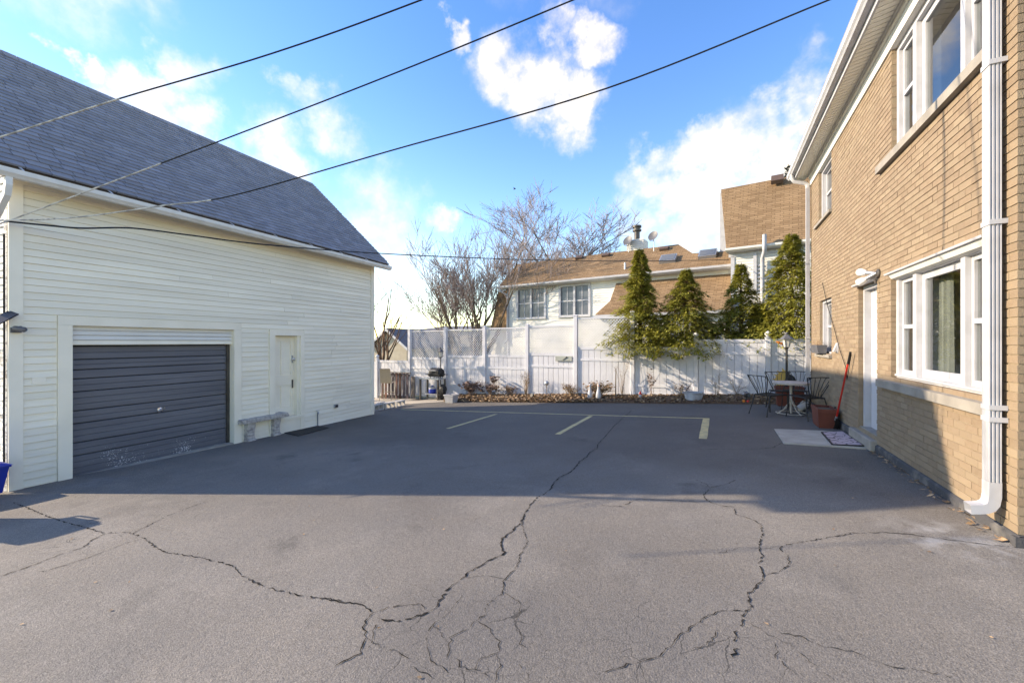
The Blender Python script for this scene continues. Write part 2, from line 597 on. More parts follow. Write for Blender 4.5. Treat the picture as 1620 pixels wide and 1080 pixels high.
# ------------------------------------------------------------------ mesh builder
class MB:
    def __init__(s):
        s.v, s.f = [], []

    def add(s, vs_, fs):
        n = len(s.v)
        s.v += [tuple(p) for p in vs_]
        s.f += [tuple(i + n for i in f) for f in fs]
        return s

    def box(s, x0, x1, y0, y1, z0, z1):
        return s.add([(x0, y0, z0), (x1, y0, z0), (x1, y1, z0), (x0, y1, z0), (x0, y0, z1), (x1, y0, z1), (x1, y1, z1), (x0, y1, z1)],
                     [(3, 2, 1, 0), (4, 5, 6, 7), (0, 1, 5, 4), (1, 2, 6, 5), (2, 3, 7, 6), (3, 0, 4, 7)])

    def cbox(s, x0, x1, y0, y1, z0, z1, b=.01):
        """box with chamfered vertical and top/bottom edges"""
        mb = [(x0 + b, y0, 0), (x1 - b, y0, 0), (x1, y0 + b, 0), (x1, y1 - b, 0), (x1 - b, y1, 0), (x0 + b, y1, 0), (x0, y1 - b, 0), (x0, y0 + b, 0)]
        cx, cy = (x0 + x1) / 2, (y0 + y1) / 2

        def ring(z, ins):
            return [(p[0] + (cx - p[0]) * ins / max(abs(x1 - x0) / 2, 1e-4), p[1] + (cy - p[1]) * ins / max(abs(y1 - y0) / 2, 1e-4), z) for p in mb]
        vs_ = ring(z0, b) + ring(z0 + b, 0) + ring(z1 - b, 0) + ring(z1, b)
        fs = [tuple(range(7, -1, -1)), tuple(range(24, 32))]
        for k in range(3):
            for i in range(8):
                j = (i + 1) % 8
                fs.append((k * 8 + i, k * 8 + j, k * 8 + 8 + j, k * 8 + 8 + i))
        return s.add(vs_, fs)

    def obox(s, c, size, m=None):
        hx, hy, hz = size[0] / 2, size[1] / 2, size[2] / 2
        vs_ = [Vector((x, y, z)) for z in (-hz, hz) for x, y in ((-hx, -hy), (hx, -hy), (hx, hy), (-hx, hy))]
        if m is not None:
            vs_ = [m @ v for v in vs_]
        c = Vector(c)
        return s.add([c + v for v in vs_], [(3, 2, 1, 0), (4, 5, 6, 7), (0, 1, 5, 4), (1, 2, 6, 5), (2, 3, 7, 6), (3, 0, 4, 7)])

    def bar(s, a, b, w, h):
        a, b = Vector(a), Vector(b)
        q = (b - a).to_track_quat('X', 'Z').to_matrix()
        return s.obox((a + b) / 2, ((b - a).length, w, h), q)

    def prism(s, poly, vec):
        n = len(poly)
        vec = Vector(vec)
        vs_ = [Vector(p) for p in poly] + [Vector(p) + vec for p in poly]
        fs = [tuple(range(n - 1, -1, -1)), tuple(range(n, 2 * n))]
        for i in range(n):
            j = (i + 1) % n
            fs.append((i, j, n + j, n + i))
        return s.add(vs_, fs)

    def tube(s, pts, r, n=6, cap=True):
        pts = [Vector(p) for p in pts]
        rs = r if isinstance(r, (list, tuple)) else [r] * len(pts)
        base = len(s.v)
        up = None
        for i, p in enumerate(pts):
            t = (pts[min(i + 1, len(pts) - 1)] - pts[max(i - 1, 0)])
            if t.length < 1e-7:
                t = Vector((0, 0, 1))
            t.normalize()
            if up is None:
                up = t.orthogonal().normalized()
            else:
                up = (up - t * up.dot(t))
                if up.length < 1e-5:
                    up = t.orthogonal()
                up.normalize()
            w = t.cross(up)
            for k in range(n):
                a = 2 * math.pi * k / n
                s.v.append(tuple(p + (up * math.cos(a) + w * math.sin(a)) * rs[i]))
        for i in range(len(pts) - 1):
            for k in range(n):
                k2 = (k + 1) % n
                s.f.append((base + i * n + k, base + i * n + k2, base + (i + 1) * n + k2, base + (i + 1) * n + k))
        if cap:
            s.f.append(tuple(base + k for k in range(n - 1, -1, -1)))
            s.f.append(tuple(base + (len(pts) - 1) * n + k for k in range(n)))
        return s

    def lathe(s, prof, n=16, c=(0, 0, 0), m=None):
        base = len(s.v)
        c = Vector(c)
        for r, z in prof:
            for k in range(n):
                a = 2 * math.pi * k / n
                v = Vector((r * math.cos(a), r * math.sin(a), z))
                if m is not None:
                    v = m @ v
                s.v.append(tuple(c + v))
        for i in range(len(prof) - 1):
            for k in range(n):
                k2 = (k + 1) % n
                s.f.append((base + i * n + k, base + i * n + k2, base + (i + 1) * n + k2, base + (i + 1) * n + k))
        s.f.append(tuple(base + k for k in range(n - 1, -1, -1)))
        s.f.append(tuple(base + (len(prof) - 1) * n + k for k in range(n)))
        return s

    def mesh(s, name, m, smooth=False):
        me = bpy.data.meshes.new(name)
        me.from_pydata(s.v, [], s.f)
        me.materials.append(MATS[m])
        if smooth:
            me.polygons.foreach_set('use_smooth', [True] * len(me.polygons))
            try:
                me.set_sharp_from_angle(angle=R(40))
            except Exception:
                pass
        me.update()
        return me

    def build(s, name, m, parent=None, smooth=False, kind=None, label=None):
        return link(name, s.mesh(name, m, smooth), parent, kind, label)


def link(name, me, parent=None, kind=None, label=None):
    o = bpy.data.objects.new(name, me)
    col.objects.link(o)
    if parent is not None:
        o.parent = parent
    if kind:
        o['kind'] = kind
    if label:
        o['label'] = label
    return o


def tag(o, label, cat, group=None):
    o['label'] = label
    o['category'] = cat
    if group:
        o['group'] = group
    return o


def thing(name, label, cat, loc=(0, 0, 0), rz=0.0, group=None):
    o = bpy.data.objects.new(name, None)
    o.empty_display_size = .2
    col.objects.link(o)
    o.location = loc
    o.rotation_euler = (0, 0, rz)
    return tag(o, label, cat, group)


def grid_holes(mb, u0, u1, z0, z1, holes, emit):
    """cut a wall rectangle by holes; emit(u0,u1,z0,z1) for each solid cell"""
    us = sorted({u0, u1, *[min(max(h[0], u0), u1) for h in holes], *[min(max(h[1], u0), u1) for h in holes]})
    zs = sorted({z0, z1, *[min(max(h[2], z0), z1) for h in holes], *[min(max(h[3], z0), z1) for h in holes]})
    for a, b in zip(us, us[1:]):
        for c, d_ in zip(zs, zs[1:]):
            um, zm = (a + b) / 2, (c + d_) / 2
            if b - a < 1e-5 or d_ - c < 1e-5:
                continue
            if any(h[0] < um < h[1] and h[2] < zm < h[3] for h in holes):
                continue
            emit(a, b, c, d_)


def spans(u0, u1, zmid, holes):
    """free intervals of a row at height zmid"""
    cuts = sorted((h[0], h[1]) for h in holes if h[2] < zmid < h[3])
    res, p = [], u0
    for a, b in cuts:
        if a > p:
            res.append((p, a))
        p = max(p, b)
    if p < u1:
        res.append((p, u1))
    return [(a, b) for a, b in res if b - a > .01]




def screen_glass():
    m = bpy.data.materials.new('screen_glass')
    m.use_nodes = True
    p = m.node_tree.nodes['Principled BSDF']
    p.inputs['Base Color'].default_value = (.10, .115, .14, 1)
    p.inputs['Roughness'].default_value = .25
    MATS['screen_glass'] = m


screen_glass()
mat('limestone_white', (.50, .46, .42), (.38, .34, .30), .7, 12, .3, 60)
mat('glass_top', (.45, .52, .54), None, .1, 4)


def leaf_mat():
    m = MATS['spray']
    nd, lk = m.node_tree.nodes, m.node_tree.links
    p = nd['Principled BSDF']
    src = p.inputs['Base Color'].links[0].from_socket
    t = N(nd, 'ShaderNodeBsdfTranslucent')
    lk.new(src, t.inputs['Color'])
    mx = N(nd, 'ShaderNodeMixShader')
    mx.inputs[0].default_value = .35
    lk.new(p.outputs[0], mx.inputs[1])
    lk.new(t.outputs[0], mx.inputs[2])
    lk.new(mx.outputs[0], nd['Material Output'].inputs[0])


mat('spray', (.37, .34, .05), (.50, .455, .10), .7, 7, var=.4, tint=(.20, .215, .035))
leaf_mat()
# ------------------------------------------------------------------ the ground
def sheet(name, xs, ys, m, dz, keep=None):
    mb = MB()
    idx = {}
    for j, y in enumerate(ys):
        for i, x in enumerate(xs):
            idx[i, j] = len(mb.v)
            mb.v.append((x, y, gz(x, y) + dz))
    for j in range(len(ys) - 1):
        for i in range(len(xs) - 1):
            mb.f.append((idx[i, j], idx[i + 1, j], idx[i + 1, j + 1], idx[i, j + 1]))
    o = mb.build(name, m)
    o['kind'] = 'structure'
    return o


ground = sheet('ground', [-900, -300, -100, -40, -16, -8, 0, 7, 20, 60, 200, 900], [-900, -300, -100, -30, -6, 0, 6, 12, 17, 30, 80, 300, 900], 'soil', -.05)
lawn = sheet('lawn', [-40, -16, -10, -4, 0, 7, 40], [13.62, 17, 40], 'grass', -.02)


def asphalt():
    # outline on the yard: far edge slightly wavy
    mb = MB()
    rs = random.Random(2)
    xs = [-16 + .5 * i for i in range(47)]
    far = []
    for x in xs:
        y = 12.42 + .05 * math.sin(x * 1.7) + rs.uniform(-.03, .03)
        if x < -8.8:
            y = 11.75 + max(0, (x + 9.8)) * .6
        far.append(y)
    rows = [-6, -3, -1, 1, 3, 5, 7, 9, 11]
    for j, y in enumerate(rows):
        for x in xs:
            mb.v.append((x, y, gz(x, y)))
    for x, y in zip(xs, far):
        mb.v.append((x, y, gz(x, y)))
    for x, y in zip(xs, far):
        mb.v.append((x, y + .02, gz(x, y) - .05))
    n = len(xs)
    for j in range(len(rows) + 1):
        for i in range(n - 1):
            a = j * n + i
            mb.f.append((a, a + 1, a + n + 1, a + n))
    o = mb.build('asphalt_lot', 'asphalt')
    o['kind'] = 'structure'
    return o


lot = asphalt()


def ribbon(pts, w, dz, jit=.0, seed=0, wjit=.0, sub=1):
    """a flat strip on the ground along world points"""
    rs = random.Random(seed)
    P = [Vector((p[0], p[1])) for p in pts]
    Q = []
    for a, b in zip(P, P[1:]):
        L = (b - a).length
        k = max(1, int(L / sub))
        nrm = Vector((-(b - a).y, (b - a).x)) / max(L, 1e-6)
        for i in range(k):
            Q.append(a.lerp(b, i / k) + nrm * (rs.uniform(-jit, jit) if (i or Q) else 0))
    Q.append(P[-1])
    mb = MB()
    for i, q in enumerate(Q):
        t = Q[min(i + 1, len(Q) - 1)] - Q[max(i - 1, 0)]
        t.normalize()
        nrm = Vector((-t.y, t.x))
        ww = w * (1 + rs.uniform(-wjit, wjit)) / 2
        if jit > 0 and (i == 0 or i == len(Q) - 1):
            ww *= .15
        for s_ in (-1, 1):
            v = q + nrm * ww * s_
            mb.v.append((v.x, v.y, gz(v.x, v.y) + dz))
        if i and not (jit > 0 and rs.random() < .06):
            k = 2 * i
            mb.f.append((k - 2, k - 1, k + 1, k))
    # face up
    mb.f = [tuple(reversed(f)) for f in mb.f]
    return mb


def px_path(pts):
    return [on_g(x, y) for x, y in pts]


def z1(pts, ox, oy, s):
    return [(ox + x / s, oy + y / s) for x, y in pts]


# parking lines
for a, b, w in (((634, 647.5), (1121, 662), .085), ((785, 655), (708, 678), .10), ((935, 658), (882, 687), .10), ((1117.5, 661.5), (1112, 694), .13)):
    ribbon(px_path([a, b]), w, .005, sub=.25, wjit=.08).build('parking_line', 'painted_yellow', lot)

# cracks, traced from where they run
CR = []
s3, s24, s242, s4 = 3.0, 3.24, 2.418, 3.24
CR.append((z1([(60, 105), (130, 130), (230, 172), (330, 205), (430, 230), (500, 250), (610, 245), (690, 275), (730, 312), (790, 342), (860, 350), (960, 368), (1050, 390), (1118, 410), (1135, 445), (1220, 490), (1330, 525), (1430, 545), (1540, 562), (1620, 570)], 0, 760, 3) +
           z1([(40, 408), (130, 430), (210, 432), (260, 460), (300, 482)], 500, 820, 3.24), .016))
CR.append((z1([(0, 455), (120, 415), (300, 345), (400, 315), (430, 285), (500, 250)], 0, 760, 3), .012))
CR.append((z1([(145, 445), (250, 420), (400, 372), (480, 345), (560, 310), (660, 280)], 0, 760, 3), .008))
CR.append((z1([(630, 250), (720, 205), (800, 165), (900, 128), (990, 95)], 0, 760, 3), .008))
CR.append((z1([(775, 30), (735, 65), (690, 105), (650, 150), (600, 205), (600, 225), (560, 245), (545, 268), (510, 290), (490, 318), (462, 345), (410, 370), (380, 395), (365, 425), (330, 455), (290, 475), (250, 520), (225, 565), (210, 600), (165, 645), (110, 690), (105, 713)], 760, 640, 3.24) +
           z1([(950, 120), (965, 180), (880, 215), (840, 245), (790, 270), (755, 305), (700, 340), (660, 385), (630, 430), (600, 470), (540, 495), (480, 510), (410, 525), (330, 515)], 500, 820, 3.24), .020))
CR.append((z1([(1055, 10), (1005, 65), (955, 100), (945, 125)], 500, 820, 3.24), .014))
CR.append((z1([(1055, 10), (1065, 70), (1085, 120), (1050, 180), (1030, 245), (965, 310), (960, 375), (930, 405), (875, 445), (870, 490), (830, 520), (770, 570), (690, 610), (680, 680), (670, 720)], 500, 820, 3.24), .013))
CR.append((z1([(300, 482), (370, 455), (440, 445), (545, 435), (560, 465)], 500, 820, 3.24), .014))
CR.append((z1([(300, 482), (262, 510), (245, 555), (255, 610), (235, 660), (230, 690), (170, 725), (90, 760)], 500, 820, 3.24), .016))
CR.append((z1([(255, 610), (290, 630), (330, 655), (400, 675), (440, 690), (470, 720), (530, 780), (600, 820)], 500, 820, 3.24), .011))
CR.append((z1([(330, 515), (300, 560), (285, 610), (290, 640), (260, 670)], 500, 820, 3.24), .010))
CR.append((z1([(600, 545), (560, 595), (575, 660), (580, 715), (640, 760), (680, 795)], 500, 820, 3.24), .010))
CR.append((z1([(755, 385), (720, 440), (660, 500), (600, 545), (640, 590), (680, 640)], 500, 820, 3.24), .008))
CR.append((z1([(830, 525), (890, 570), (940, 630), (940, 690), (845, 715), (820, 770), (880, 815), (910, 835)], 500, 820, 3.24), .010))
CR.append((z1([(930, 690), (940, 755), (915, 840)], 500, 820, 3.24), .012))
CR.append((z1([(715, 715), (740, 755), (800, 780), (830, 780)], 500, 820, 3.24), .012))
CR.append((z1([(960, 375), (1050, 435), (1050, 480), (1010, 545), (1050, 600), (1050, 640), (1100, 690)], 500, 820, 3.24), .008))
CR.append((z1([(1040, 745), (1070, 790), (1100, 840)], 500, 820, 3.24), .011))
CR.append((z1([(770, 305), (860, 292), (950, 305), (1020, 330)], 500, 820, 3.24), .007))
CR.append((z1([(0, 740), (60, 722), (120, 700), (220, 672), (260, 635), (300, 595), (370, 545), (440, 505), (500, 495), (545, 500)], 950, 760, 2.418), .015))
CR.append((z1([(1100, 385), (1160, 410), (1180, 430), (1145, 460), (1160, 490), (1220, 515), (1300, 525), (1310, 565), (1400, 590), (1440, 620), (1445, 665), (1435, 713)], 760, 640, 3.24) +
           z1([(610, 265), (625, 290), (608, 315), (628, 362), (600, 405), (565, 430), (575, 480), (550, 505), (545, 540), (510, 580), (520, 640), (500, 690)], 950, 760, 2.418), .015))
CR.append((z1([(628, 362), (690, 348), (722, 315), (712, 285), (682, 255), (740, 240), (830, 225), (900, 215), (960, 202), (1070, 198), (1180, 205), (1300, 222), (1400, 235), (1500, 250), (1600, 257)], 950, 760, 2.418), .012))
CR.append((z1([(450, 280), (540, 255), (625, 262), (682, 250)], 950, 760, 2.418), .006))
CR.append((z1([(0, 97), (80, 98), (140, 72), (250, 75), (390, 82)], 950, 760, 2.418), .010))
CR.append((z1([(440, 575), (430, 605), (395, 635), (350, 645)], 950, 760, 2.418), .010))
CR.append((z1([(570, 545), (640, 590), (720, 625), (790, 680), (850, 735), (900, 770)], 950, 760, 2.418), .008))
CR.append((z1([(640, 572), (760, 595), (860, 640), (960, 655), (1060, 695), (1150, 720), (1240, 730), (1350, 755)], 950, 760, 2.418), .010))
CR.append((z1([(665, 620), (675, 680), (750, 745)], 950, 760, 2.418), .008))
CR.append((z1([(1550, 195), (1500, 220), (1400, 230), (1250, 228), (1100, 230)], 760, 640, 3.24), .010))
CR.append((z1([(1310, 385), (1260, 410), (1180, 425)], 760, 640, 3.24), .010))
for i, (p, w) in enumerate(CR):
    pts = px_path(p)
    Lm = sum((a - O).length for a in pts) / len(pts)
    ribbon(pts, w * min(.95, .085 + .085 * Lm), .004, jit=.010, seed=i, wjit=.95, sub=.022).build('crack', 'crack', lot)

# far patio of pale pavers beside the barn
pm = MB()
pp = [(-16, 11.72), (-9.9, 11.72), (-9.0, 12.30), (-8.7, 12.6), (-9.1, 13.45), (-16, 13.45)]
pm.prism([(x, y, gz(x, y) - .04) for x, y in pp], (0, 0, .052))
pa = pm.build('patio_paving', 'patio')
pa['kind'] = 'structure'

# planting bed along the fence, humped up to the boards
bm_ = MB()
nx_, ny_ = 60, 8
for j in range(ny_ + 1):
    for i in range(nx_ + 1):
        x = -9.0 + i / nx_ * 12.2
        f = j / ny_
        y = 12.36 + f * 1.2
        h = .10 * math.sin(min(1, f * 1.6) * math.pi / 2) + .03 * math.sin(x * 3.1) * math.sin(f * 3) + rnd.uniform(0, .03)
        if j == 0:
            h = -.03
        bm_.v.append((x, y, gz(x, y) + h + .01))
for j in range(ny_):
    for i in range(nx_):
        a = j * (nx_ + 1) + i
        bm_.f.append((a, a + 1, a + nx_ + 2, a + nx_ + 1))
bed = bm_.build('planting_bed', 'mulch')
bed['kind'] = 'structure'


def bed_z(x, y):
    f = max(0, min(1, (y - 12.36) / 1.2))
    return gz(x, y) + .10 * math.sin(min(1, f * 1.6) * math.pi / 2) + .015


def leafbits(n, fx, size, seed, flat=.5):
    rs = random.Random(seed)
    mb = MB()
    for _ in range(n):
        x, y, z = fx(rs)
        a = rs.uniform(0, 6.28)
        L = rs.uniform(*size)
        W = L * rs.uniform(.3, .7)
        m = Matrix.Rotation(a, 3, 'Z') @ Matrix.Rotation(rs.uniform(-flat, flat), 3, 'X') @ Matrix.Rotation(rs.uniform(-flat, flat), 3, 'Y')
        ps = [m @ Vector(p) for p in ((-L / 2, 0, 0), (0, -W / 2, .15 * W), (L / 2, 0, .1 * L), (0, W / 2, .15 * W))]
        c = Vector((x, y, z))
        mb.add([c + p for p in ps], [(0, 1, 2), (0, 2, 3)])
    return mb


def bedpos(rs):
    x = rs.uniform(-9.0, 2.4)
    y = 12.38 + rs.random() ** .8 * 1.12
    return x, y, bed_z(x, y) + rs.uniform(0, .05)


def bedpos2(rs):
    x = -9.0 + 5.6 * rs.random()
    y = 12.36 + rs.random() * 1.1
    return x, y, bed_z(x, y) + rs.uniform(.01, .07)


o = leafbits(9000, bedpos, (.04, .10), 4, .7).build('leaf_litter', 'dry', kind='stuff')
tag(o, 'brown mulch chips and dry stems covering the bed along the fence', 'mulch')
o = leafbits(5200, bedpos2, (.06, .13), 5, .7).build('fallen_leaves', 'litter', kind='stuff')
tag(o, 'pale tan fallen leaves heaped on the left half of the bed', 'leaves')


def lotpos(rs):
    while True:
        x, y = rs.uniform(-8.5, 1.8), rs.uniform(.8, 12)
        if rs.random() < .55:
            return x, y, gz(x, y) + .006


o = leafbits(260, lotpos, (.010, .034), 6, .3).build('scattered_bits', 'litter', kind='stuff')
tag(o, 'small dry leaf scraps and straw scattered over the asphalt', 'leaf scraps')


def wallpos(rs):
    y = rs.uniform(4.3, 7.2)
    x = 1.90 - rs.random() ** 2 * .10
    return x, y, gz(x, y) + .012


o = leafbits(110, wallpos, (.03, .07), 8, .5).build('wall_leaves', 'litter', kind='stuff')
tag(o, 'dry leaves caught along the foot of the brick wall', 'leaves')

# ------------------------------------------------------------------ barn
C0 = on_g(17.6, 776)
DA = TH - math.atan(270 / FPX)
BN = Vector((math.cos(DA), math.sin(DA), 0))
BD = Vector((-math.sin(DA), math.cos(DA), 0))
barn = thing('barn', 'cream clapboard barn with steep slate blue shingle roof beside the yard', 'barn', (C0.x, C0.y, 0), DA)


def bw(off, al, z):
    return Vector((C0.x, C0.y, 0)) + BN * off + BD * al + Vector((0, 0, z))


BL, BWID = 7.21, 5.45
EAZ, RZ, ROFF = 3.87, 6.71, -2.725
GAR = (.609, 3.05, -2, 1.77)
DOR = (3.98, 4.655, -.235, 1.668)
ZB = -1.0
w = MB()
grid_holes(w, 0, BL, ZB, 3.98, [GAR, DOR], lambda a, b, c, d_: w.box(-.14, 0, a, b, c, d_))
w.build('wall', 'cream', barn)
w = MB().box(-BWID, -BWID + .14, 0, BL, ZB, 3.98)
w.build('wall', 'cream', barn)
for y0, y1 in ((.02, .14), (BL - .14, BL - .0)):
    w = MB()
    w.prism([(-.14, y0, ZB), (-.14, y0, 4.06), (ROFF, y0, RZ - .22), (-BWID + .14, y0, 4.06), (-BWID + .14, y0, ZB)], (0, y1 - y0, 0))
    w.build('gable_wall', 'peeling' if y0 < 1 else 'cream', barn)

EXP = .1016
rs = random.Random(11)
trimholes = [(.449, 3.203, -2, 1.913), (3.838, 4.763, -2, 1.803)]


def lap_board(mb, a, b, z0, e, t=.017, o=0.0):
    mb.prism([(o, a, z0), (o + t, a, z0 + .002), (o + t * .86, a, z0 + .012), (o + .005, a, z0 + e), (o, a, z0 + e)], (0, b - a, 0))


row = 0
z = -.72
while z < 3.93:
    zt = min(z + EXP - .002, 3.97)
    for a, b in spans(.105, BL - .10, z + EXP / 2, trimholes):
        # long runs are pieced from two lengths
        cut = [a, b]
        if b - a > 2.2:
            cut = [a, rs.uniform(a + .8, b - .8), b]
        for c1, c2 in zip(cut, cut[1:]):
            mb = MB()
            dz_ = rs.uniform(-.002, .002)
            lap_board(mb, c1 + .001, c2 - .0015, z + dz_, zt - z - dz_, t=.020 + rs.uniform(-.003, .004))
            mb.build('siding_board', 'cream', barn)
    # front face boards: weathered, uneven
    fb = MB()
    half = 2.7 if z < 4 else 1
    t = .018 + rs.uniform(-.004, .006)
    x1 = -.06
    fb.prism([(x1, .02, z), (x1, .02 - t, z + .003), (x1, .02 - .004, zt), (x1, .02, zt)], (-(BWID - .1), 0, 0))
    fb.build('front_siding_board', 'peeling', barn)
    z += EXP
# front gable triangle boards
z = 4.02
while z < RZ - .35:
    f = (z - EAZ) / (RZ - EAZ)
    xa, xb = ROFF * f + .0, -BWID + (BWID + ROFF) * f
    MB().prism([(xa - .05, .02, z), (xa - .05, .0, z + .003), (xa - .12, .016, z + EXP), (xa - .12, .02, z + EXP)], (xb - xa + .15, 0, 0)).build('front_siding_board', 'peeling', barn)
    z += EXP
# corner boards
MB().box(-.02, .030, -.03, .105, ZB, 3.93).build('corner_board', 'cream_trim', barn)
MB().box(-.11, -.021, -.034, .018, ZB, 3.93).build('corner_board', 'peeling', barn)
MB().box(-.02, .030, BL - .10, BL + .03, ZB, 3.93).build('corner_board', 'cream_trim', barn)

# garage opening
MB().box(.001, .038, .452, .609, ZB, 1.77).build('door_casing', 'cream_trim', barn)
MB().box(.001, .038, 3.05, 3.20, ZB, 1.77).build('door_casing', 'cream_trim', barn)
MB().box(.001, .040, .452, 3.20, 1.772, 1.912).build('door_casing', 'cream_trim', barn)
gd = thing('tmp', 'x', 'x')
bpy.data.objects.remove(gd)
gdoor = bpy.data.objects.new('garage_door', MB().box(-.30, -.26, .60, 3.06, ZB, 1.55).mesh('garage_door', 'black'))
col.objects.link(gdoor)
gdoor.parent = barn
gdoor['label'] = 'scuffed slate blue roll up garage door'
# jamb lining
MB().box(-.26, .0, .570, .612, ZB, 1.76).build('door_jamb', 'cream_trim', barn)
MB().box(-.26, .0, 3.047, 3.09, ZB, 1.76).build('door_jamb', 'cream_trim', barn)
MB().box(-.12, -.10, 2.985, 3.047, ZB, 1.47).build('door_track', 'darkmetal', barn)
# white slatted box above the door
for i in range(4):
    za = 1.475 + .075 * i
    MB().prism([(-.11, .613, za), (-.035, .613, za), (-.028, .613, za + .012), (-.045, .613, za + .071), (-.11, .613, za + .071)], (0, 2.434, 0)).build('header_slat', 'cream_trim' if i == 0 else 'soffit', barn)
zs = [1.462, 1.25, 1.09, .95, .75, .455, .257, -.04, -.24, -.62]
for i, (zt, zb) in enumerate(zip(zs, zs[1:])):
    mb = MB()
    h = zt - zb
    nr = max(1, round(h / .10))
    prof = [(-.20, zb + .004), (-.135, zb + .004)]
    for k in range(nr):
        a = zb + .004 + (h - .012) * k / nr
        b = zb + .004 + (h - .012) * (k + 1) / nr
        prof += [(-.127, a + .010), (-.127, b - .010), (-.137, b - .002)]
    prof += [(-.137, zt - .008), (-.20, zt - .008)]
    mb.prism([(x, .615, z_) for x, z_ in prof], (0, 2.372, 0))
    mb.build('door_slat', 'garage_blue', gdoor)
hp = on_plane(253, 648, BN, BN.dot(C0) - .127)
al = (hp - Vector((C0.x, C0.y, 0))).dot(BD)
mh = MB()
mh.lathe([(.045, 0), (.045, .008), (.02, .014), (.016, .04), (.0, .04)], 14, (-.127, al, hp.z), Matrix.Rotation(R(90), 3, 'Y'))
mh.bar((-.085, al - .055, hp.z - .02), (-.085, al + .055, hp.z + .03), .018, .018)
mh.build('handle', 'chrome', gdoor, True)
MB().box(-.20, .02, .612, 3.047, -.62, gz(-8.9, 3.9) + .012).build('door_sill', 'concrete', barn)

# side door
MB().box(.001, .038, 3.841, 3.98, -.62, 1.668).build('door_casing', 'cream_trim', barn)
MB().box(.001, .038, 4.655, 4.76, -.62, 1.668).build('door_casing', 'cream_trim', barn)
MB().box(.001, .040, 3.841, 4.76, 1.67, 1.802).build('door_casing', 'cream_trim', barn)
MB().box(-.14, .055, 3.90, 4.74, -.30, -.238).build('threshold', 'cream_trim', barn)
MB().box(.002, .028, 3.981, 4.654, -.75, -.305).build('kick_board', 'cream_trim', barn)
MB().box(-.14, .0, 4.58, 4.658, -.237, 1.67).build('door_jamb', 'cream_trim', barn)
sd = MB().box(-.16, -.125, 3.98, 4.582, -.232, 1.666).build('side_door', 'cream_trim', barn)
sd['label'] = 'four panel side door in cream paint'
for y0, y1, z0, z1_ in ((3.982, 4.06, -.23, 1.664), (4.49, 4.58, -.23, 1.664), (4.06, 4.49, -.23, .0), (4.06, 4.49, .50, .75), (4.06, 4.49, 1.54, 1.664), (4.235, 4.315, .0, .50), (4.235, 4.315, .75, 1.54)):
    MB().box(-.126, -.104, y0, y1 - .003, z0, z1_ - .003).build('rail', 'cream_trim', sd)
kn = MB().lathe([(.028, 0), (.028, .006), (.012, .012), (.012, .035), (.03, .045), (.03, .062), (.015, .072), (.0, .072)], 12, (-.104, 4.535, 1.11), Matrix.Rotation(R(90), 3, 'Y'))
kn.build('door_knob', 'chrome', sd, True)
MB().box(-.104, -.096, 4.515, 4.555, .42, .62).build('lock_plate', 'darkmetal', sd)
MB().box(-.104, -.098, 4.512, 4.558, 1.02, 1.20).build('lock_plate', 'galv', sd)

# little patches on the clapboards
MB().box(.016, .021, .19, .335, .93, 1.01).build('patch_board', 'cream_trim', barn)
MB().box(.016, .021, 3.33, 3.45, .93, .965).build('patch_board', 'cream_trim', barn)
vp = on_plane(531, 642, BN, BN.dot(C0) + .02)
va = (vp - Vector((C0.x, C0.y, 0))).dot(BD)
vm = MB().box(.015, .055, va - .06, va + .06, vp.z - .045, vp.z + .045).build('outlet_box', 'galv', barn)
MB().box(.055, .060, va - .04, va - .005, vp.z - .03, vp.z + .03).build('cover', 'black', vm)
MB().box(.055, .060, va + .005, va + .04, vp.z - .03, vp.z + .03).build('cover', 'black', vm)
fa = 5.16
zf = gz(-9.1, 7.1)
fm = MB().tube([(.03, fa, zf - .05), (.03, fa, zf + .32), (.05, fa - .01, zf + .36), (.10, fa - .05, zf + .37), (.13, fa - .07, zf + .33)], .014, 8)
fm.bar((.05, fa + .03, zf + .40), (.05, fa - .06, zf + .40), .02, .012)
fm.build('water_tap', 'galv', barn, True)

# roof: decking, built shingles, rafters' trim and gutter
EOFF = .36
RY0, RY1 = -.42, 7.48
sl_dir = Vector((ROFF - EOFF, 0, RZ - EAZ))
SLEN = sl_dir.length
sl_dir.normalize()
sl_n = Vector((sl_dir.z, 0, -sl_dir.x))
if sl_n.z < 0:
    sl_n = -sl_n


def rp(u, y, h=0):
    """point on the yard slope: u metres up from the eave"""
    return Vector((EOFF, y, EAZ)) + sl_dir * u + sl_n * h


mb = MB()
a, b = rp(0, RY0), rp(SLEN, RY0)
mb.prism([a, b, b + Vector((0, 0, -.10)), a + Vector((0, 0, -.09))], (0, RY1 - RY0, 0))
mb.build('roof_deck', 'deck', barn)
a2 = Vector((-BWID - EOFF, RY0, EAZ))
mb = MB().prism([b, a2, a2 + Vector((0, 0, -.09)), b + Vector((0, 0, -.10))], (0, RY1 - RY0, 0))
mb.build('roof_deck', 'shingle', barn)
sh_rows = int(SLEN / .135)
tabs = []
rs = random.Random(21)
for r in range(sh_rows + 1):
    u0 = r * .135 - .03
    u1 = min(u0 + .20, SLEN)
    y = RY0 - .02 - rs.uniform(0, .25)
    while y < RY1 + .02:
        wd = .25 + rs.uniform(-.012, .012)
        ya, yb = max(y, RY0 - .03), min(y + wd - .009, RY1 + .03)
        y += wd
        if yb - ya < .03:
            continue
        lift = rs.uniform(0, .003)
        tabs.append((u0 + rs.uniform(-.004, .004), u1, ya, yb, lift))


